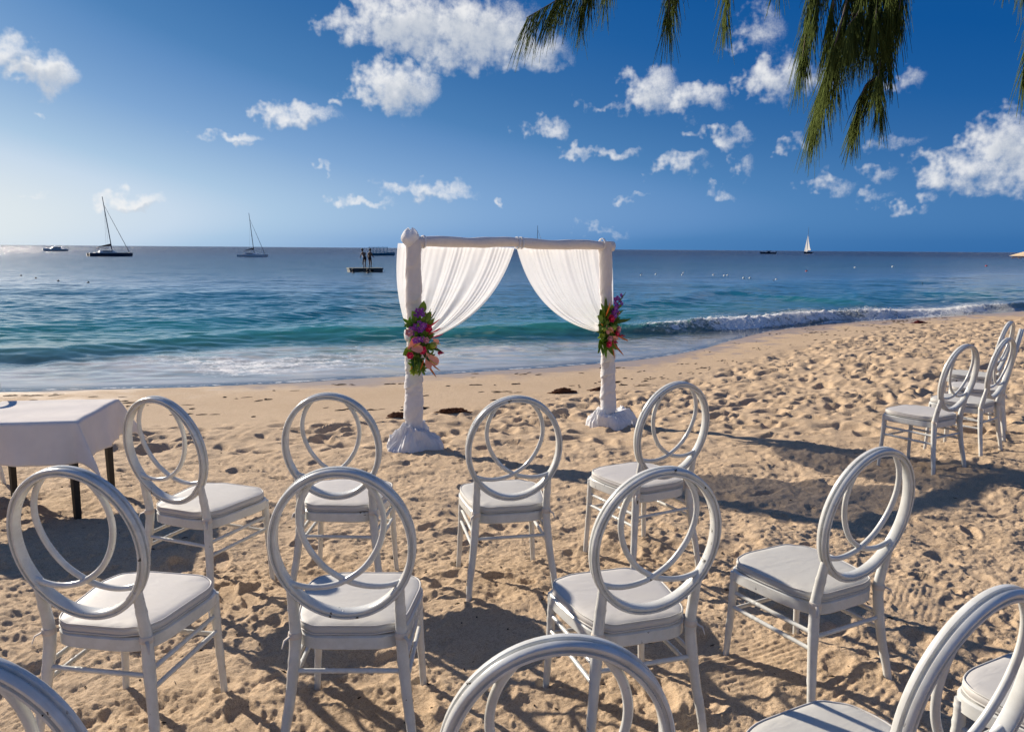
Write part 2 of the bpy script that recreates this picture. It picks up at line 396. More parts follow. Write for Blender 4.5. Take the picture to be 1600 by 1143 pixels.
for _ in range(44000):
    cx, cy = rs.uniform(-12, 22), rs.uniform(2.0, 27)
    gap = churn_bound(cx)-cy
    if gap < rs.normal(.15, .35) : continue
    if abs(cx/max(cy, 1)) > .85: continue
    near = cy < 6.6 and abs(cx) < 4
    if near: continue
    big = 1.0 if gap < 12 else .8
    quiet = sstep(np.array(cy), 5.5, 9.5)
    if rs.random() > .28+.72*quiet: continue
    L_ = float(np.clip(.078*math.exp(rs.normal(0, .45)), .032, .19)); stamp(cm, CX0, CY0, CC, cx, cy, L_, L_*rs.uniform(.36, .72), rs.uniform(0, math.pi), min(.055, L_*rs.uniform(.22, .58))*big, min(.014, L_*rs.uniform(.03, .13))*big, rs.uniform(-1, 1))
FX0, FY0, FC = -4.6, .7, .006; FSH = (1050, 1550)
fa = noise_map(FSH, FC, .05, .45, 1.2, 4); fb = noise_map(FSH, FC, .03, .2, 1.1, 8)
fk = .35+.65*sstep(noise_map(FSH, FC, .5, 2.5, 1.3, 31), -.8, 1.2)
fm = noise_map(FSH, FC, .013, .09, .9, 2)*.0025 + (-np.abs(fa)*.0060-np.abs(fb)*.0030)*fk + noise_map(FSH, FC, .2, 1.0, 1.3, 14)*.006
for _ in range(900):
    cx, cy = rs.uniform(-4.5, 4.6), rs.uniform(.8, 6.9)
    kind = rs.random(); a = rs.uniform(0, math.pi)
    if kind < .62: stamp(fm, FX0, FY0, FC, cx, cy, rs.uniform(.08, .135), rs.uniform(.036, .055), a, rs.uniform(.006, .022), rs.uniform(.002, .007), rs.uniform(-1, 1))
    else: stamp(fm, FX0, FY0, FC, cx, cy, rs.uniform(.025, .06), rs.uniform(.02, .04), a, rs.uniform(.006, .02), rs.uniform(.002, .006), rs.uniform(-1, 1))
def footprint(cx, cy, ang, L=.27, shoe=True, dep=.013):
    global fm
    R = L*.8; i0 = max(int((cx-R-FX0)/FC), 0); i1 = min(int((cx+R-FX0)/FC)+1, FSH[1]); j0 = max(int((cy-R-FY0)/FC), 0); j1 = min(int((cy+R-FY0)/FC)+1, FSH[0])
    if i1-i0 < 8 or j1-j0 < 8: return
    X, Y = np.meshgrid(FX0+np.arange(i0, i1)*FC-cx, FY0+np.arange(j0, j1)*FC-cy); c, s = math.cos(ang), math.sin(ang)
    u = (X*c+Y*s)/L; v = (-X*s+Y*c)/L
    d = np.minimum(np.sqrt(((u-.16)/.33)**2+(v/.185)**2), np.sqrt(((u+.33)/.17)**2+(v/.13)**2))
    d = np.minimum(d, np.sqrt(((u+.08)/.30)**2+((v-.02)/.115)**2))
    ins = 1-sstep(d, .86, 1.08); rim = np.exp(-((d-1.2)/.16)**2)
    tr = (np.sin(2*math.pi*u*L/.019+1.5*np.sin(v*20))*.0022 if shoe else -.006*np.exp(-((u-.30)/.12)**2)-.006*np.exp(-((u+.35)/.12)**2))
    sub = fm[j0:j1, i0:i1]; fm[j0:j1, i0:i1] = sub*(1-.8*ins)+ins*(-dep+tr)+rim*.0055*(1+.8*np.sin(7*u+cx*9))
for _ in range(34):                      # short trails of steps between the chairs
    px_, py_, an_ = rs.uniform(-3.2, 3.6), rs.uniform(1.3, 6.4), rs.uniform(0, 6.28)
    sh_ = rs.random() < .6; dp_ = rs.uniform(.008, .018)
    for k_ in range(rs.integers(2, 6)):
        sd_ = 1 if k_ % 2 else -1
        footprint(px_-math.sin(an_)*.07*sd_, py_+math.cos(an_)*.07*sd_, an_+rs.normal(0, .12)+.1*sd_, rs.uniform(.24, .28), sh_, dp_)
        px_ += math.cos(an_)*rs.uniform(.38, .55); py_ += math.sin(an_)*rs.uniform(.38, .55); an_ += rs.normal(0, .15)
for (x_, y_, t_, _l) in CHAIRS:          # the legs have worked little pits into the sand
    for a_, b_ in ((.199, -.245), (-.199, -.245), (.187, .176), (-.187, .176)):
        lx_, ly_ = x_+math.cos(t_)*a_-math.sin(t_)*b_, y_+math.sin(t_)*a_+math.cos(t_)*b_
        if abs(lx_) < 4.3 and ly_ < 6.7: stamp(fm, FX0, FY0, FC, lx_+rs.normal(0, .008), ly_+rs.normal(0, .008), rs.uniform(.026, .042), rs.uniform(.022, .034), rs.uniform(0, 3), rs.uniform(.008, .016), rs.uniform(.004, .009), rs.uniform(-1, 1))
def rake(cx, cy, ang, lx, ly, wl, amp, curve=0.0):
    X = FX0+np.arange(FSH[1])*FC-cx; Y = FY0+np.arange(FSH[0])*FC-cy; X, Y = np.meshgrid(X, Y)
    c, s = math.cos(ang), math.sin(ang); u = X*c+Y*s; v = -X*s+Y*c+curve*u*u
    msk = np.exp(-(np.abs(u)/lx)**4-(np.abs(v)/ly)**4)
    global fm
    fm = fm*(1-.55*msk)+msk*amp*.75*np.sin(2*math.pi*v/wl+bil(cm, CX0, CY0, CC, X+cx, Y+cy)*110)*(.4+.6*sstep(noise_map(FSH, FC, .05, .4, 1.2, int(cx*100+cy*7)+900), -.8, .8))
rake(-1.55, 2.55, 1.1, .22, .16, .028, .0042, .5); rake(-1.2, 2.75, .55, .25, .13, .026, .0040)
rake(1.05, 2.35, .75, .35, .20, .036, .0060); rake(.85, 2.75, .5, .28, .16, .03, .0045)
rake(.65, 5.55, .15, .42, .20, .05, .0050, .4); rake(1.75, 3.3, 1.0, .2, .13, .026, .004)
rake(-.25, 2.0, .9, .25, .14, .03, .004); rake(-1.0, 4.4, .4, .3, .16, .04, .004); rake(.55, 2.1, .6, .3, .16, .032, .0052)
rake(1.75, 3.0, 2.2, .14, .05, .02, .004); rake(2.3, 4.3, .4, .16, .05, .02, .004); rake(2.1, 2.9, 1.9, .15, .05, .02, .004)
def relief(x, y):
    ch = sstep(churn_bound(x)-y, -.35, .5)
    c = bil(cm, CX0, CY0, CC, x, y); f = bil(fm, FX0, FY0, FC, x, y)
    ef = np.minimum(np.minimum(sstep(x, FX0, FX0+.5), 1-sstep(x, 4.0, 4.6)), np.minimum(sstep(y, FY0, FY0+.2), 1-sstep(y, 6.2, 6.95)))
    dry = c*(1-.45*ef)+f*ef
    return dry*ch+(1-ch)*c*.05
_mx, _my = np.meshgrid(np.linspace(-1.8, 1.8, 300), np.linspace(1.6, 5.2, 300)); RMEAN = relief(_mx, _my).mean()
def ground(x, y):
    x = np.asarray(x, float); y = np.asarray(y, float); return base_z(x, y)+relief(x, y)-RMEAN*sstep(churn_bound(x)-y, -.35, .5)
def gz(x, y): return float(ground(np.array([x]), np.array([y]))[0])

def fan_mesh(name, us, ys, wfun, zfun, material):
    U, Y = np.meshgrid(us, ys); X = U*wfun(Y); Z = zfun(X, Y)
    nu, ny = len(us), len(ys)
    co = np.stack([X, Y, Z], -1).reshape(-1, 3).astype(np.float32)
    idx = np.arange(nu*ny).reshape(ny, nu)
    q = np.stack([idx[:-1, :-1], idx[:-1, 1:], idx[1:, 1:], idx[1:, :-1]], -1).reshape(-1, 4).astype(np.int32)
    me = bpy.data.meshes.new(name); me.vertices.add(len(co)); me.vertices.foreach_set('co', co.ravel())
    me.loops.add(q.size); me.loops.foreach_set('vertex_index', q.ravel())
    me.polygons.add(len(q)); me.polygons.foreach_set('loop_start', np.arange(0, q.size, 4, dtype=np.int32))
    me.polygons.foreach_set('use_smooth', np.ones(len(q), bool)); me.materials.append(material); me.update(); me.validate()
    o = bpy.data.objects.new(name, me); COL.objects.link(o)
    return o, X, Y, Z
def fattr(o, name, arr):
    a = o.data.attributes.new(name, 'FLOAT', 'POINT'); a.data.foreach_set('value', arr.astype(np.float32).ravel())

# ---- sand
def make_sand():
    m, n, out = mat('beach_sand'); p = n.new('ShaderNodeBsdfPrincipled')
    co = n.new('ShaderNodeTexCoord').outputs['Object']
    wet = n.new('ShaderNodeAttribute', attribute_name='wet').outputs['Fac']
    a = n.noise(co, 1.3, 6, .6)['Fac']; b = n.noise(co, 16, 5, .65)['Fac']; gr = n.noise(co, 260, 3, .7)['Fac']; sp_ = n.noise(co, 55, 3, .6)['Fac']; cr = n.noise(co, 78, 4, .7)['Fac']
    c = n.mix(n.maprange(a, .3, .7), (.475, .345, .222, 1), (.53, .395, .265, 1))
    c = n.mix(n.math('MULTIPLY', n.maprange(b, .35, .75), .45), c, (.39, .275, .172, 1))
    c = n.mix(n.math('MULTIPLY', n.maprange(gr, .40, .66), .55), c, (.68, .53, .37, 1))
    c = n.mix(n.math('MULTIPLY', n.maprange(n.math('ADD', n.math('MULTIPLY', cr, .5), n.math('MULTIPLY', gr, .5)), .52, .40), .55), c, (.27, .185, .115, 1))
    c = n.mix(n.math('MULTIPLY', n.maprange(sp_, .70, .75), .75), c, (.10, .065, .04, 1))
    c = n.mix(n.math('MULTIPLY', wet, .36), c, (.23, .155, .095, 1))
    n.put(p.inputs['Base Color'], c)
    n.put(p.inputs['Roughness'], n.math('MULTIPLY_ADD', wet, -.62, .92)); n.put(p.inputs['Specular IOR Level'], n.math('MULTIPLY_ADD', wet, .4, .15))
    h = n.math('ADD', n.math('MULTIPLY', b, .55), n.math('ADD', n.math('MULTIPLY', cr, .40), n.math('MULTIPLY', gr, .22)))
    bp = n.new('ShaderNodeBump'); n.put(bp.inputs['Height'], h); n.put(bp.inputs['Strength'], n.math('MULTIPLY_ADD', wet, -.8, .9, clamp=True)); bp.inputs['Distance'].default_value = .016
    n.put(p.inputs['Normal'], bp.outputs[0])
    n.l.new(p.outputs[0], out.inputs[0]); return m
us = np.concatenate([-np.geomspace(40, 1.05, 26), np.linspace(-1.0, -.78, 40), np.linspace(-.775, .775, 720), np.linspace(.78, 1.0, 40), np.geomspace(1.05, 40, 26)])
ys = np.concatenate([np.linspace(-40, 0, 30), np.linspace(.1, 1.2, 30), np.arange(1.215, 4.2, .0085), 4.2+np.cumsum(np.linspace(.0085, .03, 150)), ])
ys = np.concatenate([ys, ys[-1]+np.cumsum(np.linspace(.03, .10, 210))]); ys = np.concatenate([ys, ys[-1]+np.cumsum(np.geomspace(.11, 8, 60))])
sand, SX, SY, SZ = fan_mesh('beach_sand', us, ys, lambda y: np.maximum(y, 1.3), ground, make_sand())
tag(sand, kind='structure')
q_ = shore(SX)-SY
wetv = 1-sstep(q_+.5*(bil(cm, CX0, CY0, CC, SX*.5, SY*.5)/.02), .1, 1.5)
fattr(sand, 'wet', np.clip(wetv, 0, 1))

# ---- sea
_wx = [-80,-25,-12,-8.44,-7.61,-6.72,-5.19,-2.42,-.55,1.9,3.79,5.02,6.56,9.0,11.18,14.2,16.49,24,45,120]
_wy = [8,11,12.2,12.97,13.9,15.1,16.4,16.65,17.0,18.0,18.79,19.46,20.37,22.37,23.5,25.4,27.2,31.6,47,101]
_wty = gsm(np.interp(_tx, _wx, _wy), 14)
def wave_line(x): return np.interp(x, _tx, _wty)
def hashn(seed, cell=.06, n=1024, lmin=.2, lmax=8, beta=1.2):
    return noise_map((n, n), cell, lmin, lmax, beta, seed)
def tile(mp, cell, x, y):
    n = mp.shape[0]; fx = (x/cell) % n; fy = (y/cell) % n
    i = fx.astype(int) % n; j = fy.astype(int) % n; a = fx-np.floor(fx); b = fy-np.floor(fy); i1 = (i+1) % n; j1 = (j+1) % n
    return (mp[j, i]*(1-a)+mp[j, i1]*a)*(1-b)+(mp[j1, i]*(1-a)+mp[j1, i1]*a)*b
n1 = hashn(21, .07, 1024, .35, 2.2, 1.0); n2 = hashn(22, .3, 1024, 1.5, 9, 1.3); n3 = hashn(23, .03, 1024, .07, .6, .9); n4 = hashn(24, 2.0, 512, 10, 80, 1.0)
def wave_amp(x):
    return np.interp(x, [-40,-12,-8,-5,-1,2,5,8,11,14,17,25,60], [.04,.06,.09,.16,.21,.22,.22,.21,.20,.17,.13,.10,.1])
def sea_z(x, y):
    wob = tile(n2, .3, x, y*0+3.1)*.10
    t = y-wave_line(x)-wob
    A = wave_amp(x)*(1+.14*tile(n2, .3, x*.6+9, y*0))
    fw = 1.75-1.1*sstep(x, .5, 3.5)
    front = sstep(t, -.05, fw); back = np.exp(-np.clip(t-fw, 0, None)/2.2)
    swell = A*front*back
    t2 = y-wave_line(x)-9-2*tile(n2, .3, x*.4, y*0); swell = swell+.13*np.exp(-(t2/1.8)**2)
    t3 = y-wave_line(x)-22-2*tile(n2, .3, x*.3+50, y*0); swell = swell+.12*np.exp(-(t3/2.6)**2)
    fade = sstep(t, -1.0, 3.5); gap = np.maximum(y-shore(x), 0)
    fr = 1/(1+(y/70.)**2)
    chop = (tile(n1, .07, x*.72, y*1.35)*.0105+tile(n3, .03, x*.8, y*1.3)*.0016*(y < 45))*fr + tile(n2, .3, x*.6, y*1.2)*.022*(1/(1+(y/300.)**2))
    thin = sstep(gap, 0, 3.0)
    swash = (tile(n1, .07, x*.8+31, y*1.2)*.010+tile(n3, .03, x, y)*.0022)*thin*(1-fade)
    breaker = sstep(x, 1.5, 5)*np.exp(-((t-.55)/.45)**2)*np.abs(tile(n3, .03, x*.8, y*.8))*.032
    return SEA+swell+chop*(.12+.88*fade)*sstep(gap, 0, 1.2)+swash+breaker
def make_water():
    m, n, out = mat('sea_water')
    co = n.new('ShaderNodeTexCoord').outputs['Object']
    A = lambda s: n.new('ShaderNodeAttribute', attribute_name=s).outputs['Fac']
    off, foam, op, wash = A('offshore'), A('foam'), A('opacity'), A('wash')
    big = n.noise(n.mapping(co, (.012, .05, 1)), 1.0, 4, .6)['Fac']
    lg = n.math('ADD', n.math('DIVIDE', n.math('LOGARITHM', n.math('ADD', off, 1.0), 10.0), 3.2), n.math('MULTIPLY', n.math('SUBTRACT', big, .5), .12))
    c = n.ramp(lg, [(0.0, (.36, .34, .29)), (.17, (.16, .30, .26)), (.235, (.075, .38, .27)), (.275, (.050, .30, .25)), (.33, (.024, .18, .21)), (.50, (.014, .13, .20)), (.64, (.007, .075, .150)), (.76, (.003, .028, .075)), (1.0, (.0015, .011, .038))])
    c = n.mix(n.math('MULTIPLY', wash, n.maprange(n.noise(n.mapping(co, (.5, 1.4, 1)), 1.6, 5, .6)['Fac'], .30, .65, .35, .95)), c, (.84, .79, .72, 1))
    r1 = n.noise(n.mapping(co, (1.0, 1.9, 1)), 3.2, 4, .6)['Fac']; r2 = n.noise(n.mapping(co, (.42, 1.35, 1)), .9, 5, .65)['Fac']; r3 = n.noise(n.mapping(co, (.05, .13, 1)), 1.0, 4, .6)['Fac']
    h = n.math('ADD', n.math('MULTIPLY', r1, .16), n.math('ADD', n.math('MULTIPLY', r2, .62), n.math('MULTIPLY', r3, 1.4)))
    calm = A('calm')
    bp = n.new('ShaderNodeBump'); n.put(bp.inputs['Height'], h); n.put(bp.inputs['Strength'], calm); bp.inputs['Distance'].default_value = 1.0
    nr = bp.outputs[0]
    d = n.new('ShaderNodeBsdfDiffuse'); n.put(d.inputs[0], c); n.put(d.inputs['Normal'], nr)
    tl = n.new('ShaderNodeBsdfTranslucent'); n.put(tl.inputs[0], c)
    body = n.new('ShaderNodeMixShader'); body.inputs[0].default_value = .35; n.l.new(d.outputs[0], body.inputs[1]); n.l.new(tl.outputs[0], body.inputs[2])
    tr = n.new('ShaderNodeBsdfTransparent'); tr.inputs[0].default_value = (.86, .95, .93, 1)
    b2 = n.new('ShaderNodeMixShader'); n.put(b2.inputs[0], op); n.l.new(tr.outputs[0], b2.inputs[1]); n.l.new(body.outputs[0], b2.inputs[2])
    gl = n.new('ShaderNodeBsdfGlossy'); n.put(gl.inputs['Roughness'], n.maprange(off, 3.0, 40.0, .07, .24)); n.put(gl.inputs['Normal'], nr); gl.inputs[0].default_value = (1, 1, 1, 1)
    fr = n.new('ShaderNodeFresnel'); fr.inputs[0].default_value = 1.333; n.put(fr.inputs['Normal'], nr)
    rough_sea = n.maprange(off, 5.0, 60.0, 1.0, .86)     # waves hide one another, so a ruffled sea never mirrors fully
    surf = n.new('ShaderNodeMixShader'); n.put(surf.inputs[0], n.math('MULTIPLY', fr.outputs[0], rough_sea)); n.l.new(b2.outputs[0], surf.inputs[1]); n.l.new(gl.outputs[0], surf.inputs[2])
    fn = n.noise(co, 5.5, 7, .68, .6)['Fac']; fn2 = n.noise(co, 30, 4, .6)['Fac']
    lace = n.math('ADD', n.math('MULTIPLY', fn, .7), n.math('MULTIPLY', fn2, .3))
    lo = n.math('SUBTRACT', .88, n.math('MULTIPLY', foam, .80))
    fm_ = n.maprange(n.math('SUBTRACT', lace, lo), -.04, .12)
    fd = n.new('ShaderNodeBsdfDiffuse'); fd.inputs[0].default_value = (.80, .80, .79, 1); n.put(fd.inputs['Normal'], n.bump(lace, .8, .06))
    fin = n.new('ShaderNodeMixShader'); n.put(fin.inputs[0], fm_); n.l.new(surf.outputs[0], fin.inputs[1]); n.l.new(fd.outputs[0], fin.inputs[2])
    n.l.new(fin.outputs[0], out.inputs[0]); return m
us = np.concatenate([-np.geomspace(12, .96, 30), np.linspace(-.92, -.73, 30), np.linspace(-.72, .72, 560), np.linspace(.73, .92, 30), np.geomspace(.96, 12, 30)])
ys = 7.0+np.cumsum(np.linspace(.045, .045, 40)); ys = np.concatenate([ys, ys[-1]+np.cumsum(np.linspace(.045, .06, 380))])
ys = np.concatenate([ys, ys[-1]+np.cumsum(np.geomspace(.06, 1.6, 200))]); ys = np.concatenate([ys, ys[-1]+np.cumsum(np.geomspace(1.8, 2600, 90))])
sea, WX, WY, WZ = fan_mesh('sea', us, ys, lambda y: y, sea_z, make_water())
tag(sea, kind='structure')
gap = WY-shore(WX); tt = WY-wave_line(WX); depth = WZ-base_z(WX, WY)
fattr(sea, 'offshore', np.clip(gap, 0, None))
wash = sstep(gap, -.05, .55)*(1-sstep(tt, -1.3, .25))
fattr(sea, 'wash', wash)
fattr(sea, 'opacity', np.clip(.10+sstep(depth, 0.01, .55)*.9+wash*.85*(1-.45*sstep(WX, -.5, 3.5)), 0, 1))
fattr(sea, 'calm', .02+sstep(tt, -.5, 4)*.032+np.clip(np.log10(np.maximum(gap, 25)/25), 0, 2)*.60)
sw = sstep(gap, 0.15, 1.2)*(1-sstep(tt, -.8, .4))
edge = np.exp(-((gap-.12)/.10)**2)*.5
brk = sstep(WX, 1.2, 4.2)*(sstep(tt, -.25, .15)*(1-sstep(tt, .85, 1.7)))
patch = .22*tile(n2, .3, WX*.8, WY*.8)
fo = sw*(.25+patch*.6)*(1-.75*sstep(WX, 0, 3))+edge+brk*(.50+.55*patch)+.10*sstep(tt, .3, .9)*(1-sstep(tt, .9, 1.5))
fo = fo+np.exp(-((tt-2.6)/.8)**2)*sstep(WX, 6, 10)*.30
fattr(sea, 'foam', np.clip(fo, 0, 1))

# ------------------------------------------------------------------ chairs
def spline(P, n):
    P = [Vector(p) for p in P]; Q = [P[0]*2-P[1]]+P+[P[-1]*2-P[-2]]; out = []
    segs = len(P)-1
    for s in range(segs):
        a, b, c, d = Q[s:s+4]
        m = n if s == segs-1 else n
        for k in range(m+(1 if s == segs-1 else 0)):
            t = k/m
            out.append(.5*((2*b)+(c-a)*t+(2*a-5*b+4*c-d)*t*t+(3*b-a-3*c+d)*t**3))
    return out
RX, RZ, RYC, RT = .2105, .2406, -.2475, .1665
RZC = .92-RZ*math.cos(RT)
ring_o = Vector((0, RYC, RZC)); ring_u = Vector((1, 0, 0)); ring_v = Vector((0, -math.sin(RT), math.cos(RT))); ring_n = ring_u.cross(ring_v)   # normal
def seat_outline(sc=1.0, n=56, inset=0.0, ey=.60, ex=.48):
    pts = []
    for k in range(n):
        a = 2*math.pi*k/n; c, s = math.cos(a), math.sin(a); e = ey if s > 0 else .40
        x = math.copysign(abs(c)**(ex if s > 0 else .42), c); y = math.copysign(abs(s)**e, s)
        wx = .184+.022*y-.010*max(0, y)**3; yy = .200*y
        pts.append(Vector(((wx-inset)*x*sc, (yy*(1-inset/.2))*sc, 0)))
    return pts
def node_radii(n, r0, r1, nodes=()):
    out = []
    for i in range(n):
        t = i/(n-1); r = r0+(r1-r0)*t
        for nd in nodes:
            if abs(t-nd) < .5/(n-1)+1e-6: r *= 1.18
        out.append(r)
    return out
def lerp_path(a, b, n): a, b = Vector(a), Vector(b); return [a.lerp(b, i/(n-1)) for i in range(n)]
def make_chair():
    t = empty('ring_back_chair')
    N = 84; path = []
    for k in range(N):
        a = 2*math.pi*k/N; c, s = math.cos(a), math.sin(a)
        o = (ring_u*c*RZ+ring_v*s*RX).normalized()
        path.append((ring_o+ring_u*(RX-.0115)*c+ring_v*(RZ-.0115)*s, o, ring_n))
    prof = [(.0115,.0145),(.0120,.0050),(.0105,.0038),(.0060,.0030),(.0060,-.0030),(.0105,-.0038),(.0120,-.0050),(.0115,-.0145),(.0085,-.0178),(-.0085,-.0178),(-.0115,-.0140),(-.0118,.0140),(-.0088,.0178),(-.0036,.0178),(-.0024,.0125),(.0024,.0125),(.0036,.0178),(.0088,.0178)]
    MB().loop(path, prof).build('outer_ring', M['paint'], t, 50)
    for s in (1, -1):
        P = [(-.80,-.50),(-.62,-.555),(-.44,-.575),(-.22,-.555),(0,-.485),(.27,-.31),(.47,-.05),(.565,.22),(.565,.45),(.49,.66),(.36,.83),(.28,.90)]
        pts = [ring_o+ring_u*(x*s*RX)+ring_v*(y*RZ)+ring_n*(.003*s) for x, y in P]
        MB().tube(spline(pts, 5), .0092, 8).build('inner_loop', M['paint'], t, 60)
    for s in (1, -1):
        P = [(.158*s,-.226,.545),(.157*s,-.208,.46),(.158*s,-.196,.385),(.163*s,-.200,.30),(.176*s,-.214,.18),(.190*s,-.231,.08),(.201*s,-.246,-.05)]
        sp_ = spline(P, 6); L = len(sp_); rad = []
        for i in range(L):
            u = i/(L-1); r = .0145+.0035*math.sin(min(1, u/.45)*math.pi/2)-.0055*max(0, (u-.45)/.55)
            if i in (5, 12, 13, 18, 20, 27): r *= 1.10
            rad.append(r)
        MB().tube(sp_, rad, 12).build('rear_leg', M['paint'], t, 60)
    for s in (1, -1):
        P = [(.168*s,.164,.366),(.171*s,.165,.30),(.178*s,.170,.15),(.189*s,.177,-.05)]
        sp_ = spline(P, 8); L = len(sp_); rad = [.018-.0075*(i/(L-1))*(1.0) for i in range(L)]
        for i in (3, 8, 10, 16): rad[i] *= 1.12
        MB().tube(sp_, rad, 12).build('front_leg', M['paint'], t, 60)
    fr = MB(); o1 = seat_outline(1.0, ey=.40, ex=.40); o2 = seat_outline(1.0, inset=.006, ey=.40, ex=.40); n = len(o1)
    lev = [(o2,.334),(o1,.339),(o1,.374),(o2,.380)]
    vs_ = [p+Vector((0, 0, z)) for o, z in lev for p in o]; fs_ = [(i*n+k, i*n+(k+1) % n, (i+1)*n+(k+1) % n, (i+1)*n+k) for i in range(3) for k in range(n)]
    fs_ += [tuple(range(n-1, -1, -1)), tuple(3*n+k for k in range(n))]
    fr.add(vs_, fs_).build('seat_frame', M['paint'], t, 35)
    cu = MB(); lev = [(.016,.381),(.005,.385),(.001,.392),(.000,.402),(.003,.409),(.010,.4125),(.030,.4150),(.060,.4165),(.095,.4172),(.135,.4176),(.170,.4178),(.192,.4178)]
    rows = []
    def wob(k, ins): return (.0016*math.sin(5*k*2*math.pi/n+1)+.0012*math.sin(11*k*2*math.pi/n+1))*max(0, 1-ins/.05)
    for ins, z in lev:
        for k, p in enumerate(seat_outline(1.0, n, min(ins, .16))):
            if ins > .16: p = p*((.2-ins)/.04)
            rows.append(p+Vector((0, 0, z+wob(k, ins))))
    L = len(lev); fs_ = [(i*n+k, i*n+(k+1) % n, (i+1)*n+(k+1) % n, (i+1)*n+k) for i in range(L-1) for k in range(n)]
    fs_ += [tuple(range(n-1, -1, -1)), tuple((L-1)*n+k for k in range(n))]
    cush = cu.add(rows, fs_).build('cushion', M['cushion'], t, 180)
    for z, ins in ((.4105, .0030), (.3870, .0015)):
        pts = seat_outline(1.0, n, ins); path = []
        for k in range(n):
            d = (pts[(k+1) % n]-pts[k-1]).normalized(); o = d.cross(Vector((0, 0, 1)))
            path.append((pts[k]+Vector((0, 0, z+wob(k, ins))), o, Vector((0, 0, 1))))
        MB().loop(path, [(.0028*math.cos(a*math.pi/3), .0028*math.sin(a*math.pi/3)) for a in range(6)]).build('piping', M['cushion'], cush, 180)
    for s in (1, -1):
        c = Vector((.1585*s, -.197, .385)); b = MB()
        b.lathe([(.0195,-.010),(.0215,-.004),(.0205,.003),(.0195,.009)], 14, c)
        b.tube([c+Vector((.012*s, -.017, .0)), c+Vector((.024*s, -.030, -.006)), c+Vector((.030*s, -.036, -.028))], [.006, .005, .003], 6, True, .4)
        b.build('tie', M['tie'], cush, 50)
    def rail(a, b, r=.0078, nd=(.3, .36, .64, .7), name='stretcher'):
        MB().tube(lerp_path(a, b, 51), node_radii(51, r, r, nd), 8).build(name, M['paint'], t, 60)
    for s in (1, -1):
        rail((.172*s,.172,.288), (.164*s,-.200,.285)); rail((.175*s,.173,.232), (.170*s,-.206,.230))
    rail((-.166,-.203,.272), (.166,-.203,.272)); rail((-.175,.173,.215), (.175,.173,.215))
    return t
proto = make_chair()
DZ = [.018, .006, -.016, -.034, .034, .036, .006, .024, 0, 0, 0, 0, -.028, 0, 0, 0]      # how far each has sunk or stands proud
def seat_chair(o, x, y, rz):
    c, s = math.cos(rz), math.sin(rz)
    hs = [gz(x+c*a-s*b, y+s*a+c*b) for a, b in ((.199,-.24),(-.199,-.24),(.187,.176),(-.187,.176))]
    o.location = (x, y, .5*(sorted(hs)[1]+sorted(hs)[2])-.004); o.rotation_euler = (0, 0, rz)
for i, (x, y, rz, lab) in enumerate(CHAIRS):
    o = proto if i == 0 else copy_tree(proto)
    seat_chair(o, x, y, rz); o.location.z += DZ[i]; tag(o, lab, 'chair', 'white ring-back ceremony chairs')

# ------------------------------------------------------------------ table and cloth
TX, TY, TR, THX, THY, TTOP = -2.955, 4.86, math.radians(9), .355, .355, .505
tb = empty('signing_table', (TX, TY, base_z(np.array([TX]), np.array([TY]))[0]), TR)
tz = TTOP-tb.location.z
MB().box((0, 0, tz-.015), (2*THX-.02, 2*THY-.02, .024)).build('tabletop', M['tabletop'], tb, 0)
for sx in (-1, 1):
    for sy in (-1, 1):
        MB().tube([(sx*(THX-.055), sy*(THY-.055), tz-.028), (sx*(THX-.05), sy*(THY-.05), -.05)], [.030, .022], 4).build('leg', M['black'], tb, 0)
tag(tb, 'small square table with black tapered legs under a white cloth', 'table')
def cloth_pt(u, v):
    E_ = .245; a = (u*2-1)*(THX+E_); b = (v*2-1)*(THY+E_)
    da = max(abs(a)-THX, 0); db = max(abs(b)-THY, 0); sa = 1 if a > 0 else -1; sb = 1 if b > 0 else -1
    x, y, z = a, b, 0.0
    if da > 0 and db <= 0:
        f = da/E_; x = sa*(THX+.010+.022*f+.016*f*math.sin(b*11+1.3)+.008*f*math.sin(b*27+f)+.004*f*math.sin(b*55)); z = -da*(1+.02*math.sin(b*9))
    elif db > 0 and da <= 0:
        f = db/E_; y = sb*(THY+.010+.022*f+.016*f*math.sin(a*10+.4)+.008*f*math.sin(a*25+f)+.004*f*math.sin(a*51)); z = -db*(1+.02*math.sin(a*8))
    elif da > 0:
        ph = math.atan2(db, da); r = math.hypot(da, db); f = r/E_; k = math.sin(2*ph)
        ox = .010+.028*min(f, 1)*math.cos(ph)+r*.30*k*(1+.3*math.cos(ph)); oy = .010+.028*min(f, 1)*math.sin(ph)+r*.30*k*(1-.3*math.cos(ph))
        x = sa*(THX+ox); y = sb*(THY+oy); z = -r*.97
    else:
        z = .003+.0012*math.sin(a*9+b*4)+.0015*math.sin(b*17-a*3)
    return Vector((x, y, z))
tc_ = MB().grid(cloth_pt, 90, 90).build('tablecloth', M['tablecloth'], None, 180)
tc_.location = (TX, TY, TTOP+.002); tc_.rotation_euler = (0, 0, TR)
so = tc_.modifiers.new('thickness', 'SOLIDIFY'); so.thickness = .0015; so.offset = 1
tag(tc_, 'white tablecloth with hanging corners draped over the table at left edge', 'tablecloth')
o = copy_tree(proto); seat_chair(o, -3.90, 5.36, 1.45)
tag(o, 'white ring-back chair beyond the left edge, its ring shadow falling on the tablecloth', 'chair', 'white ring-back ceremony chairs')

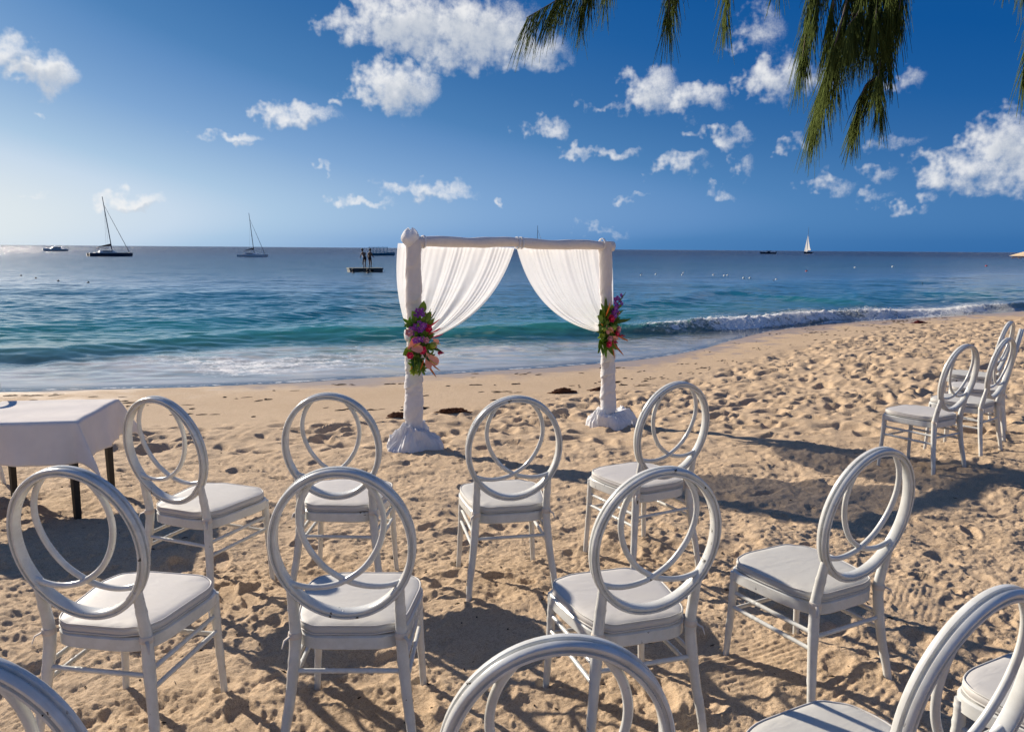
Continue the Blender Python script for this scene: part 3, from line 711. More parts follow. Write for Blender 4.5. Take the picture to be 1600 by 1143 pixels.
# ------------------------------------------------------------------ wedding arch
AL = Vector((-.84, 6.70, 0)); AR = Vector((1.01, 7.81, 0)); AD = (AR-AL).normalized(); ALEN = (AR-AL).length
AN = Vector((AD.y, -AD.x, 0))            # towards the chairs
zl, zr = gz(AL.x, AL.y)-.0, gz(AR.x, AR.y)-.0
arch = empty('wedding_arch', (AL.x, AL.y, zl), math.atan2(AD.y, AD.x))
def A(a, n, z): return Vector((a, -n, z-zl))       # along beam, towards viewer, absolute height
def wrap_post(a0, a1, z0, z1, r, seed, pitch=.19):
    m = MB(); NN, NZ = 40, 190; vs_ = []
    rr = random.Random(seed); ph = [rr.uniform(0, 6.28) for _ in range(8)]
    for j in range(NZ+1):
        f = j/NZ; z = z0+(z1-z0)*f; ac = a0+(a1-a0)*f
        rad = r*(1+.05*math.sin(f*9+ph[0])+.03*math.sin(f*23+ph[4]))
        for k in range(NN):
            th = 2*math.pi*k/NN
            h = z/pitch+th/(2*math.pi)+.16*math.sin(f*11+ph[1])+.05*math.sin(3*th+ph[5]); saw = h-math.floor(h)
            lapf = (1-saw)**1.6*min(1, saw/.06)            # one turn of cloth overlapping the next
            crease = .5+.5*math.sin(h*2*math.pi*3.0+2*math.sin(th+ph[2]))
            pl = 1-abs(math.sin(h*math.pi*5+1.5*math.sin(th*2+f*9+ph[6])))
            q = rad*(.91+.16*lapf+.05*pl*pl*(1-.5*lapf)+.03*crease*(1-lapf)+.015*math.sin(th*5+f*60+ph[3]))
            vs_.append(A(ac+q*math.cos(th), q*math.sin(th), z))
    fs_ = [(j*NN+k, j*NN+(k+1) % NN, (j+1)*NN+(k+1) % NN, (j+1)*NN+k) for j in range(NZ) for k in range(NN)]
    fs_.append(tuple(NZ*NN+k for k in range(NN)))
    return m.add(vs_, fs_)
wrap_post(0, .015, zl-.05, 1.60, .064, 1, .30).build('post', M['beige_wrap'], arch, 180)
wrap_post(ALEN-.05, ALEN-.145, zr-.05, 1.60, .060, 2, .33).build('post', M['beige_wrap'], arch, 180)
wrap_post(-.004, .006, zl-.04, .66, .078, 5, .21).build('post_wrap', M['wrap'], arch, 180)
wrap_post(ALEN-.05, ALEN-.085, zr-.04, .70, .074, 6, .17).build('post_wrap', M['wrap'], arch, 180)
def beam():
    m = MB(); NN, NX = 18, 120; vs_ = []
    for j in range(NX+1):
        f = j/NX; a = -.04+(ALEN-.015)*f
        bump_ = .06*abs(math.sin(f*math.pi*7.5+.4))+.02*math.sin(f*60)
        z = 1.572+.010*math.sin(f*5)+.006*math.sin(f*17)
        for k in range(NN):
            th = 2*math.pi*k/NN; q = .043*(1+bump_-.05+.05*math.sin(2*th+f*30))
            vs_.append(A(a, q*math.cos(th)+.008, z+q*math.sin(th)*1.05))
    fs_ = [(j*NN+k, j*NN+(k+1) % NN, (j+1)*NN+(k+1) % NN, (j+1)*NN+k) for j in range(NX) for k in range(NN)]
    fs_ += [tuple(range(NN)), tuple(NX*NN+k for k in range(NN))]
    return m.add(vs_, fs_)
beam().build('beam', M['beige_wrap'], arch, 180)
for a in (1.02, 1.06, .10, 1.97):
    m = MB(); path = []
    for k in range(20):
        th = 2*math.pi*k/20; o_ = Vector((.15*math.sin(th*2), -math.cos(th), math.sin(th))).normalized()
        path.append((A(a, .008, 1.578)+Vector((0, -math.cos(th), math.sin(th)))*.050, o_, Vector((1, 0, 0))))
    m.loop(path, [(.005, .008), (.005, -.008), (-.004, -.008), (-.004, .008)]).build('beam_tie', M['wrap'], arch, 180)
def knob(u, v):
    th = u*2*math.pi; f = v; r = .076*math.sin(math.pi*min(1, .12+f*.86))**.55
    r *= 1+.06*math.sin(2*th+f*5)+.035*math.sin(5*th-f*8)
    return A(-.012+r*math.cos(th), r*math.sin(th), 1.545+.138*f+.012*math.sin(2*th))
MB().grid(knob, 30, 18).build('post_top_knot', M['wrap'], arch, 180)
def puddle(ac, zg, rx, h, seed, dome):
    rr = random.Random(seed); ph = [rr.uniform(0, 6.28) for _ in range(14)]
    def ridge(x): return 1-abs(math.sin(x))
    def fn(u, v):
        th = u*2*math.pi; f = v
        r0 = .060+(rx-.060)*(f**(.8 if dome else 1.25))
        tw = th+f*1.6
        fold = .12*math.sin(3*tw+ph[0])+.10*ridge(2*th-f*2.5+ph[1])+.05*math.sin(7*tw+ph[2])-.06
        pleat = .055*ridge(9*th+3*f*math.sin(2*th+ph[7])+ph[8])**2+.035*ridge(17*th+4*f+ph[9])**2
        r = r0*(1+fold*min(1, f*1.6)*(.95 if f < .8 else .7)+pleat)
        if dome: zz = h*math.sqrt(max(0, 1-f**2.4))
        else: zz = h*(1-f)**1.25+.055*math.sin(math.pi*f**1.2)
        lump = (.030*math.sin(2*th+f*5+ph[3])+.022*(ridge(2*th-f*6+ph[4])-.4)+.010*math.sin(6*th+f*9+ph[6]))*math.sin(math.pi*min(1, f*1.02))**.6
        z = zg+zz+lump+.10*h*(pleat/.05)*math.sin(math.pi*f)
        if f > .92: z = min(z, zg+.03)-.05*(f-.92)/.08
        return A(ac+r*math.cos(th), r*math.sin(th)*.95, z+.010)
    return MB().grid(fn, 240, 48)
puddle(-.005, zl, .255, .20, 4, False).build('base_drape', M['wrap'], arch, 180)
puddle(ALEN-.01, zr, .262, .155, 9, True).build('base_drape', M['wrap'], arch, 180)
def curtain(P0a, P0b, Ca, Cb, P2a, P2b, seed, nfold, side):
    rr = random.Random(seed); ph = [rr.uniform(0, 6.28) for _ in range(8)]
    def fn(u, v):
        def L(a, b, t): return (a[0]+(b[0]-a[0])*t, a[1]+(b[1]-a[1])*t)
        e = u
        p0 = L(P0a, P0b, e); c = L(Ca, Cb, e**1.0); p2 = L(P2a, P2b, e)
        b0, b1, b2 = (1-v)**2, 2*v*(1-v), v*v
        a = p0[0]*b0+c[0]*b1+p2[0]*b2; z = p0[1]*b0+c[1]*b1+p2[1]*b2
        amp = .004+.009*math.sin(math.pi*min(1, v*1.02))**.7
        w_ = math.sin(u*nfold+ph[0]+1.4*math.sin(u*5+ph[1]))*amp+.005*math.sin(u*nfold*2.3+ph[2]+v*2)*v
        w_ += .018*math.sin(math.pi*v)*math.sin(u*3+ph[3])
        w_ += .0035*math.sin(u*150+3*math.sin(u*17+ph[4]))*(1-.6*v)+.004*math.sin(u*61+ph[5]+v*3)
        n_ = -.050*(1-v)+.045*v*v+w_     # hangs behind the beam, comes round to the tie in front of the post
        return A(a, n_, z)
    return MB().grid(fn, 260, 64)
c1 = curtain((-.105, 1.565), (1.030, 1.535), (-.175, 1.15), (.80, .93), (-.050, .80), (.13, .765), 3, 34, 1).build('curtain', M['sheer'], arch, 180)
c2 = curtain((2.128, 1.575), (1.045, 1.535), (2.15, 1.10), (1.25, .88), (2.085, .78), (1.93, .735), 6, 30, -1).build('curtain', M['sheer'], arch, 180)
for a, z in ((.02, .79), (2.02, .77)):
    m = MB(); path = []
    for k in range(24):
        th = 2*math.pi*k/24; o_ = Vector((math.cos(th), -math.sin(th), 0))
        path.append((A(a, .0, z+.02*math.sin(th*2))+o_*.082, o_, Vector((0, 0, 1))))
    m.loop(path, [(.008, .03), (.012, 0), (.008, -.03), (-.006, -.02), (-.006, .02)]).build('curtain_tie', M['wrap'], arch, 180)
tag(arch, 'white cloth-wrapped beach wedding arch with tied-back sheer curtains', 'arch')

# ------------------------------------------------------------------ flower arrangements
M['leaf'] = make_leafy('leaf_green', (.09, .20, .02), (.26, .42, .05)); M['leafdark'] = make_leafy('leaf_dark', (.035, .10, .02), (.09, .20, .03))
M['lime'] = make_leafy('lime_bloom', (.30, .45, .04), (.48, .60, .10)); M['coral'] = make_leafy('coral_spathe', (.95, .34, .20), (.98, .50, .34), .25, .15)
M['red'] = make_leafy('magenta_rose', (.70, .02, .08), (.85, .05, .16), .5, .15); M['pink'] = make_leafy('pink_rose', (.80, .30, .36), (.88, .48, .50), .5, .2)
M['purple'] = make_leafy('purple_orchid', (.26, .03, .32), (.50, .10, .52), .5, .2); M['orange'] = make_leafy('orange_bract', (.75, .16, .02), (.85, .30, .04), .4, .15)
M['hotpink'] = make_leafy('pink_ginger', (.75, .08, .22), (.85, .20, .30), .4, .2); M['yellow'] = simple('spadix_yellow', (.75, .5, .12), .6); M['lavender'] = make_leafy('orchid_pale', (.55, .35, .62), (.75, .6, .8), .5, .2)
def blade(L, Wd, droop=.2, cup=.25, nseg=6, pw=1.0, thick=.0008):
    m = MB(); up = []
    for i in range(nseg+1):
        f = i/nseg; wv = Wd*math.sin(math.pi*min(.999, max(.03, f**pw)))**.8
        zc = -droop*L*f*f
        for s, dz in ((-1, cup*wv), (0, 0), (1, cup*wv)): up.append(Vector((s*wv, L*f, zc+dz)))
    fs_ = [(3*i+k, 3*i+k+1, 3*i+k+4, 3*i+k+3) for i in range(nseg) for k in range(2)]
    b = len(up); dn = [p-Vector((0, 0, thick)) for p in up]; fs2 = [tuple(reversed([i+b for i in f])) for f in fs_]
    return m.add(up+dn, fs_+fs2)
def petals(n, L, Wd, tilt, layers=1, cup=.3, twist=.4):
    m = MB()
    for ly in range(layers):
        tl = tilt+(ly*(1.35-tilt)/max(1, layers)); sc = 1-.55*ly/max(1, layers)
        for k in range(n):
            b = blade(L*sc, Wd*sc, -.15, cup, 5, .75); R_ = Matrix.Rotation(2*math.pi*k/n+ly*twist, 3, 'Z') @ Matrix.Rotation(tl, 3, 'X')
            m.add([R_ @ Vector(p) for p in b.v], b.f)
    return m
def heart(sz):
    m = MB(); pts = []
    for k in range(25):
        t_ = 2*math.pi*k/24; x = 16*math.sin(t_)**3/17; y = (13*math.cos(t_)-5*math.cos(2*t_)-2*math.cos(3*t_)-math.cos(4*t_))/17
        pts.append((x*sz, -y*sz))
    rows = [(f) for f in (0.05, .5, .85, 1.0)]; vs_ = []
    for f in rows:
        for (x, y) in pts[:-1]: vs_.append(Vector((x*f, y*f, .25*sz*f*f-.12*sz*math.cos(x/sz*2)*f)))
    n = 24; fs_ = [(i*n+k, i*n+(k+1) % n, (i+1)*n+(k+1) % n, (i+1)*n+k) for i in range(3) for k in range(n)]+[tuple(range(n-1, -1, -1))]
    b = len(vs_); vs2 = [p-Vector((0, 0, .0015)) for p in vs_]; m.add(vs_+vs2, fs_+[tuple(reversed([i+b for i in f])) for f in fs_]); return m
def bud(r, l): 
    return MB().lathe([(r*.25, -l*.5), (r*.8, -l*.3), (r, 0), (r*.75, l*.3), (r*.2, l*.5)], 10)
def rose(r):
    m = petals(6, r*1.15, r*.62, .25, 4, .5, .5); c = bud(r*.45, r*1.0); m.add([Vector(p)+Vector((0, 0, r*.45)) for p in c.v], c.f); return m
def ginger(L):
    m = MB()
    for k in range(26):
        f = k/25; b = blade(.030*(1.1-f*.6), .009*(1.1-f*.5), -.2, .3, 4); R_ = Matrix.Rotation(k*2.4, 3, 'Z') @ Matrix.Rotation(.5+f*.85, 3, 'X')
        m.add([R_ @ Vector(p)+Vector((0, 0, f*L)) for p in b.v], b.f)
    return m
def starburst(n, L, Wd):
    m = MB(); rr = random.Random(n)
    for k in range(n):
        b = blade(L*rr.uniform(.7, 1.1), Wd, rr.uniform(-.1, .3), .3, 5); R_ = Matrix.Rotation(2*math.pi*k/n+rr.uniform(-.2, .2), 3, 'Z') @ Matrix.Rotation(rr.uniform(.15, 1.0), 3, 'X')
        m.add([R_ @ Vector(p) for p in b.v], b.f)
    return m
FM = {'leaf': blade(.13, .016, .15).mesh('leaf', M['leaf'], 180), 'broad_leaf': blade(.10, .030, .2).mesh('broad_leaf', M['leaf'], 180), 'dark_leaf': blade(.14, .013, .05).mesh('dark_leaf', M['leafdark'], 180),
 'leaf_rosette': starburst(9, .075, .011).mesh('leaf_rosette', M['leaf'], 180), 'lime_rosette': starburst(12, .05, .012).mesh('lime_rosette', M['lime'], 180),
 'anthurium': heart(.058).mesh('anthurium', M['coral'], 180), 'spadix': MB().tube([(0, .01, 0), (0, -.012, .02), (0, -.03, .045)], [.005, .005, .003], 7).mesh('spadix', M['yellow'], 180),
 'red_rose': rose(.036).mesh('red_rose', M['red'], 180), 'pink_rose': rose(.034).mesh('pink_rose', M['pink'], 180), 'orchid': petals(5, .030, .012, .2, 1, .1).mesh('orchid', M['purple'], 180),
 'orchid_lip': petals(3, .012, .006, .9, 1, .3).mesh('orchid_lip', M['lavender'], 180), 'bract': blade(.135, .0085, -.05, .7, 6, .8).mesh('bract', M['orange'], 180), 'ginger_flower': ginger(.06).mesh('ginger_flower', M['hotpink'], 180),
 'green_bud': bud(.024, .055).mesh('green_bud', M['lime'], 180), 'spike_leaf': blade(.16, .006, .02, .3).mesh('spike_leaf', M['leafdark'], 180), 'red_spike': blade(.13, .006, .0, .4).mesh('red_spike', M['red'], 180)}
def arrangement(a0, z0, n0, layout, label, seed):
    rr = random.Random(seed)
    root = empty('flower_arrangement', arch.matrix_basis @ A(a0, n0, z0), arch.rotation_euler.z); 
    fc = Vector((0, -1, 0))
    def put(kind, a, z, lift=.07, aim=None, sc=1.0, roll=None, flip=False):
        o_ = bpy.data.objects.new(kind, FM[kind]); COL.objects.link(o_); o_.parent = root
        d = aim if aim is not None else Vector((a*2.2, -1.0, z*1.3+.12)).normalized()
        q = d.to_track_quat('Z', 'Y') @ Quaternion((0, 0, 1), roll if roll is not None else rr.uniform(0, 6.28))
        o_.rotation_mode = 'QUATERNION'; o_.rotation_quaternion = q; o_.location = (a, -lift, z); o_.scale = (sc,)*3; return o_
    def sprout(kind, a, z, ang, out=.35, lift=.03, sc=1.0):     # leaf lying outwards, ang measured in the arch plane
        o_ = bpy.data.objects.new(kind, FM[kind]); COL.objects.link(o_); o_.parent = root
        y = Vector((math.cos(ang), -out, math.sin(ang))).normalized(); zz = (fc-y*fc.dot(y)).normalized(); xx = y.cross(zz)
        o_.rotation_mode = 'QUATERNION'; o_.rotation_quaternion = Matrix((xx, y, zz)).transposed().to_quaternion(); o_.location = (a, -lift, z); o_.scale = (sc,)*3; return o_
    bed = MB().grid(lambda u, v: Vector((math.sin(math.pi*v)*.065*math.cos(2*math.pi*u), -.03-math.sin(math.pi*v)*.05*math.sin(2*math.pi*u), (.5-v)*.44)), 14, 10).build('foam_core', M['leafdark'], root, 180)
    for k in range(46):
        a, z = rr.uniform(-.11, .11), rr.uniform(-.24, .20); ang = math.atan2(z*1.2, a)+rr.uniform(-.5, .5)
        sprout(rr.choice(['leaf', 'broad_leaf', 'leaf', 'dark_leaf', 'leaf_rosette']), a*.6, z*.75, ang, rr.uniform(.3, 1.4), rr.uniform(.03, .07), rr.uniform(.75, 1.2))
    for k in range(16): put(rr.choice(['lime_rosette', 'leaf_rosette', 'leaf_rosette']), rr.uniform(-.10, .10), rr.uniform(-.25, .16), rr.uniform(.05, .085))
    for it in layout:
        kind, a, z = it[0], it[1], it[2]
        if kind in ('bract', 'spike_leaf', 'red_spike', 'dark_leaf', 'broad_leaf', 'leaf'): sprout(kind, a, z, it[3], .5, .10, it[4] if len(it) > 4 else 1.0)
        elif kind == 'anthurium':
            o_ = put(kind, a, z, .115, Vector((it[3], -1, .35)).normalized(), it[4], it[5]); s_ = bpy.data.objects.new('spadix', FM['spadix']); COL.objects.link(s_); s_.parent = o_
        elif kind == 'orchid':
            o_ = put(kind, a, z, .10+rr.uniform(-.02, .03), None, 1.0); s_ = bpy.data.objects.new('orchid_lip', FM['orchid_lip']); COL.objects.link(s_); s_.parent = o_; s_.location = (0, 0, .004)
        else: put(kind, a, z, .105, None, it[3] if len(it) > 3 else 1.0)
    tag(root, label, 'flowers', 'tropical flower arrangements on the arch'); return root
lay1 = [('anthurium', -.055, -.035, -.3, 1.3, 1.9), ('anthurium', .075, -.170, .25, 1.45, .3), ('anthurium', .125, -.02, .7, .9, .6), ('pink_rose', -.105, .075), ('pink_rose', .045, .005, .85), ('red_rose', .065, .10), ('red_rose', .01, -.075), ('red_rose', -.10, -.11, .85),
 ('ginger_flower', .155, -.10, 1.0), ('green_bud', .11, -.04, 1.3), ('bract', .06, -.20, -1.1), ('bract', .03, -.15, -2.2, .9), ('bract', .10, -.20, -.75, .7), ('bract', .09, .06, .5, .7), ('bract', -.06, -.17, -2.3, .7), ('bract', .05, .17, .9, .6),
 ('spike_leaf', .03, .14, 1.3), ('spike_leaf', .06, .14, 1.1, .9), ('spike_leaf', -.06, .12, 2.8, .9), ('red_spike', .06, .10, .75, 1.1), ('red_spike', .09, .02, .35, .9), ('red_spike', .07, .05, .55), ('broad_leaf', .0, .22, 1.4, 1.2), ('broad_leaf', .02, .16, .9, 1.1), ('broad_leaf', -.04, .18, 2.1, .9)]
rr_ = random.Random(5)
lay1 += [('orchid', rr_.gauss(-.02, .045), rr_.gauss(.12, .045)) for _ in range(20)]+[('orchid', -.03, .25), ('orchid', -.005, .262), ('orchid', .05, .17)]
lay2 = [('red_rose', .01, .075, 1.1), ('red_rose', -.01, -.165, .95), ('red_rose', .085, -.07, .9), ('pink_rose', .10, -.03, 1.0), ('pink_rose', .0, -.115, .95), ('green_bud', .045, -.01, 1.3), ('green_bud', -.06, -.02, 1.0), ('pink_rose', .10, .13, .7), ('ginger_flower', .05, -.145, .9), ('ginger_flower', .13, -.09, .8),
 ('anthurium', -.02, -.03, 0, .9, .4), ('anthurium', .06, -.12, .3, .8, .8), ('bract', -.045, .10, 1.65, 1.2), ('bract', .045, -.20, -1.75, .9), ('bract', .06, -.17, -1.0, 1.1), ('bract', .10, -.09, -.55, .9), ('bract', .11, -.10, -.4, .8), ('bract', -.02, .0, -.9, .7), ('bract', -.07, .01, 2.7, .6), ('spike_leaf', .07, .19, 1.15, 1.1), ('spike_leaf', -.06, .15, 1.95, 1.1), ('dark_leaf', -.05, .14, 1.9, 1.2), ('dark_leaf', .10, .03, .35, 1.0), ('dark_leaf', -.08, -.05, 3.0, .9), ('broad_leaf', -.08, .06, 2.6, 1.0), ('leaf', -.06, .12, 2.2, 1.1)]
lay2 += [('orchid', .035+.055*t_+rr_.gauss(0, .018), .08+.20*t_+rr_.gauss(0, .02)) for t_ in [k/20 for k in range(21)]]
arrangement(-.01, .765, .075, lay1, 'tropical flower bouquet with large coral anthuriums tied to the arch\'s left post', 1)
arrangement(1.95, .80, .075, lay2, 'tropical flower bouquet with crimson roses and tall orchid spray on the arch\'s right post', 2)

# ------------------------------------------------------------------ boats, swimming platform, swimmers, buoys
M['hull_white'] = simple('boat_gelcoat', (.62, .63, .64), .35); M['hull_navy'] = simple('boat_navy', (.020, .035, .07), .3); M['boat_blue'] = simple('boat_blue', (.05, .20, .30), .4)
M['spar'] = simple('spar_grey', (.10, .10, .11), .4); M['canvas_brown'] = simple('canvas_brown', (.16, .10, .07), .9); M['sail'] = make_cloth('sailcloth', (.80, .78, .74), .45); M['glassdark'] = simple('boat_window', (.01, .014, .02), .12)
M['raft'] = simple('raft_deck', (.05, .06, .065), .7); M['rafttop'] = simple('raft_top', (.07, .09, .09), .8); M['skin'] = simple('skin', (.16, .075, .045), .6); M['darkcloth'] = simple('dark_swimwear', (.03, .014, .016), .8); M['hair'] = simple('hair', (.012, .009, .008), .7)
def hull(L, B, H, bow=.35, mat_=None, name='hull', parent=None, y0=0.0, z0=-.15, sheer=.2):
    m = MB(); n = 16; secs = []
    for i in range(n+1):
        f = i/n; x = -L/2+L*f; bw = B/2*(1-max(0, (f-(1-bow))/bow)**2.2*.97)*(.80+.2*min(1, f*4)); top = H*(1+sheer*max(0, f-.3)**1.5)
        xb = x-(.06*L*max(0, f-.8)/.2)
        secs += [Vector((xb, y0-bw*.35, z0)), Vector((x, y0-bw*.85, H*.35)), Vector((x, y0-bw, top)), Vector((x, y0+bw, top)), Vector((x, y0+bw*.85, H*.35)), Vector((xb, y0+bw*.35, z0))]
    fs_ = [(6*i+k, 6*i+(k+1) % 6, 6*i+6+(k+1) % 6, 6*i+6+k) for i in range(n) for k in range(6)]+[tuple(range(6)), tuple(6*n+k for k in range(6))]
    return m.add(secs, fs_).build(name, mat_, parent, 30)
def place(root, px, py, turn=0.0):
    p = on_level(px, py, SEA); root.location = p; root.rotation_euler = (0, 0, math.atan2(p.y, p.x)-math.pi/2+turn); return p
def catamaran(px, py, L, mast, rake_, hullm, turn, label, group='moored sailing catamarans', jib=True):
    r = empty('sailing_catamaran'); d = place(r, px, py, turn); B = L*.42
    for s in (-1, 1): hull(L, L*.095, L*.085, .4, hullm, 'hull', r, s*B/2)
    MB().box((-L*.10, 0, L*.088), (L*.52, B*.96, L*.022)).build('bridge_deck', M['hull_white'], r, 0)
    cab = MB().add([Vector((x*L, y*B*.36*(1 if z < .1 else .8), z*L)) for x, z in ((-.26, .099), (-.22, .150), (.05, .150), (.15, .099)) for y in (-1, 1)], [(0,1,3,2),(2,3,5,4),(4,5,7,6),(0,2,4,6),(1,7,5,3),(0,6,7,1)]).build('cabin', M['hull_white'], r, 20)
    for s in (-1, 1): MB().box((-L*.07, s*B*.335, L*.128), (L*.22, .012*L, L*.020)).build('window', M['glassdark'], cab, 0)
    MB().tube([(L*.47, -B/2, L*.09), (L*.47, B/2, L*.09)], L*.006, 6).build('cross_beam', M['spar'], r)
    mb = Vector((L*.06, 0, L*.10)); mt = Vector((L*.06-rake_, 0, mast))
    MB().tube([mb, mb.lerp(mt, .5), mt], [L*.0115, L*.011, L*.008], 8).build('mast', M['spar'], r)
    MB().tube([mb.lerp(mt, .45)+Vector((0, -B*.18, 0)), mb.lerp(mt, .45)+Vector((0, B*.18, 0))], L*.003, 5).build('spreader', M['spar'], r)
    MB().tube([mb.lerp(mt, .86), Vector((L*.46, 0, L*.10))], [L*.004, L*.0085], 6).build('furled_jib', M['spar'], r)
    for s in (-1, 1): MB().tube([mb.lerp(mt, .8), Vector((-L*.05, s*B*.5, L*.09))], L*.0016, 4).build('shroud', M['spar'], r)
    bm_ = mb.lerp(mt, .10)+Vector((0, 0, L*.02)); be = bm_+Vector((-L*.31, 0, -L*.025))
    b = MB(); b.add([bm_+Vector((0, -.018*L, 0)), bm_+Vector((0, .018*L, 0)), bm_+Vector((-.01*L, 0, L*.065)), be+Vector((0, -.008*L, 0)), be+Vector((0, .008*L, 0)), be+Vector((0, 0, .012*L))], [(0,2,1),(3,4,5),(0,1,4,3),(1,2,5,4),(2,0,3,5)])
    b.build('boom_cover', M['canvas_brown'], r, 0)
    MB().box((L*-.18, 0, L*.205), (L*.22, B*.7, L*.012)).build('awning', M['canvas_brown'], r, 0)
    for sx in (-.28, -.09):
        for s in (-1, 1): MB().tube([(sx*L, s*B*.33, L*.1), (sx*L, s*B*.33, L*.2)], L*.003, 4).build('awning_post', M['spar'], r)
    tag(r, label, 'boat', group); return r
catamaran(172, 400.5, 7.3, 10.9, 1.1, M['hull_navy'], .15, 'dark-hulled sailing catamaran with tallest bare mast, anchored at far left')
catamaran(395, 401.5, 5.3, 8.4, .75, M['hull_white'], -.35, 'smaller white-sterned sailing catamaran with bare mast left of the arch')
catamaran(838, 398, 8.0, 9.6, .1, M['hull_navy'], .5, 'catamaran behind the arch, only its mast showing above the beam')
def motor_cruiser():
    r = empty('motor_boat'); place(r, 87, 392.3, math.pi+.12); L = 7.4
    hull(L, 2.3, .75, .35, M['hull_white'], 'hull', r, sheer=.45); MB().box((-.1, 0, -.02), (L*.97, 2.0, .22)).build('waterline_stripe', M['hull_navy'], r, 0)
    cab = MB().add([Vector((x, y*.9, z)) for x, z in ((-1.7, .75), (-1.5, 1.45), (.7, 1.45), (1.8, .75)) for y in (-1, 1)], [(0,1,3,2),(2,3,5,4),(4,5,7,6),(0,2,4,6),(1,7,5,3),(0,6,7,1)]).build('cabin', M['hull_white'], r, 20)
    for s in (-1, 1):
        for x in (-1.0, -.1, .7): MB().box((x, s*.905, 1.12), (.62, .03, .34)).build('window', M['glassdark'], cab, 0)
    MB().grid(lambda u, v: Vector(((u-.5)*2.9-.3, (v-.5)*1.8, 1.98+.12*math.sin(math.pi*u))), 8, 3).build('bimini', M['canvas_brown'], r)
    for x in (-1.6, 1.0):
        for s in (-1, 1): MB().tube([(x, s*.8, .8), (x, s*.8, 2.0)], .025, 5).build('bimini_post', M['spar'], r)
    for s in (-1, 1): MB().tube([(1.8, s*.85, 1.35), (3.5, s*.15, 1.6)], .02, 5).build('bow_rail', M['spar'], r)
    tag(r, 'small white cabin motor boat near the horizon at far left', 'boat')
motor_cruiser()
def covered_boat():
    r = empty('tour_boat'); place(r, 596, 399.2, -.05); L = 6.8
    hull(L, 1.9, .65, .3, M['boat_blue'], 'hull', r, sheer=.6)
    MB().box((-.75, 0, 1.95), (4.9, 1.9, .10)).build('roof', M['boat_blue'], r, 0)
    for x in (-3.0, -2.1, -1.2, -.3, .6, 1.5):
        for s in (-1, 1): MB().tube([(x, s*.85, .6), (x, s*.85, 1.92)], .045, 6).build('roof_post', M['hull_white'], r)
    for s in (-1, 1): MB().box((-.75, s*.9, 1.05), (4.6, .04, .10)).build('side_rail', M['boat_blue'], r, 0)
    MB().box((-.75, 0, 2.22), (4.7, 1.7, .05)).build('upper_rail', M['hull_white'], r, 0)
    for x in (-3.0, -1.9, -.75, .4, 1.5): MB().tube([(x, 0, 2.0), (x, 0, 2.22)], .03, 5).build('rail_post', M['spar'], r)
    tag(r, 'teal covered tour boat with posts and flat roof behind the swim platform', 'boat')
covered_boat()
def speed_boat():
    r = empty('speed_boat'); place(r, 1200, 396.6, math.pi+.05); L = 9.2
    hull(L, 2.2, .9, .4, M['hull_navy'], 'hull', r, sheer=.6); MB().box((-.3, 0, 1.25), (1.6, 1.3, .8)).build('console', M['hull_navy'], r, 0)
    MB().box((-.4, 0, 2.0), (2.6, 1.8, .10)).build('canopy', M['hull_navy'], r, 0)
    for x in (-1.5, .7):
        for s in (-1, 1): MB().tube([(x, s*.8, .9), (x, s*.8, 2.0)], .04, 5).build('canopy_post', M['spar'], r)
    MB().box((-4.5, 0, .9), (.5, .6, .9)).build('outboard_motor', M['black'], r, 0)
    tag(r, 'low dark speedboat on the horizon right of the arch', 'boat')
speed_boat()
def sail_boat():
    r = empty('sailing_yacht'); place(r, 1262, 396.2, math.pi+1.0); L = 9.5
    hull(L, 2.8, 1.1, .45, M['hull_navy'], 'hull', r, sheer=.3); MB().box((0, 0, 1.4), (3.5, 1.6, .6)).build('cabin', M['hull_white'], r, 0)
    MB().tube([(.8, 0, 1.2), (.6, 0, 18.6)], [.14, .08], 8).build('mast', M['spar'], r)
    def sail(p, bow_): return MB().grid(lambda u, v: (Vector(p[0]).lerp(Vector(p[1]), v)).lerp(Vector(p[2]), u*(1-v) if True else 0)+Vector((0, bow_*math.sin(math.pi*u)*(1-v), 0)), 8, 12)
    sail(((.55, 0, 2.3), (.4, 0, 12.5), (-4.2, 0, 2.5)), .7).build('mainsail', M['sail'], r, 180)
    sail(((4.5, 0, 1.6), (.95, 0, 13.5), (.6, .5, 2.0)), .6).build('jib', M['sail'], r, 180)
    MB().tube([(.7, 0, 2.2), (-4.4, 0, 2.4)], .09, 6).build('boom', M['spar'], r)
    tag(r, 'distant sailing yacht with raised white sails on the right horizon', 'boat')
sail_boat()
# swim platform
raft = empty('swim_platform'); RP = place(raft, 570, 424.5, .12)
MB().box((0, 0, .27), (2.75, 2.3, .12)).build('deck', M['rafttop'], raft, 0)
for x in (-.95, .95): MB().box((x, 0, .06), (.75, 2.2, .34)).build('float', M['raft'], raft, 0)
MB().box((0, 1.0, .1), (1.1, .1, .2)).build('cross_brace', M['raft'], raft, 0)
for s in (-.22, .22): MB().tube([(s, -1.2, -.2), (s, -1.2, .55), (s, -1.0, .62)], .03, 6).build('ladder_rail', M['spar'], raft)
tag(raft, 'low dark floating swim platform moored left of the arch', 'platform')
def figure(name, J, R_, E_, material):
    me = bpy.data.meshes.new(name); me.from_pydata(J, E_, []); o_ = bpy.data.objects.new(name, me); COL.objects.link(o_)
    sk = o_.modifiers.new('skin', 'SKIN'); sk.use_smooth_shade = True
    for i, r in enumerate(R_): me.skin_vertices[0].data[i].radius = (r, r)
    me.skin_vertices[0].data[0].use_root = True
    sb_ = o_.modifiers.new('sub', 'SUBSURF'); sb_.levels = 1; sb_.render_levels = 1; me.materials.append(material); return o_
def skin_layer(me): pass
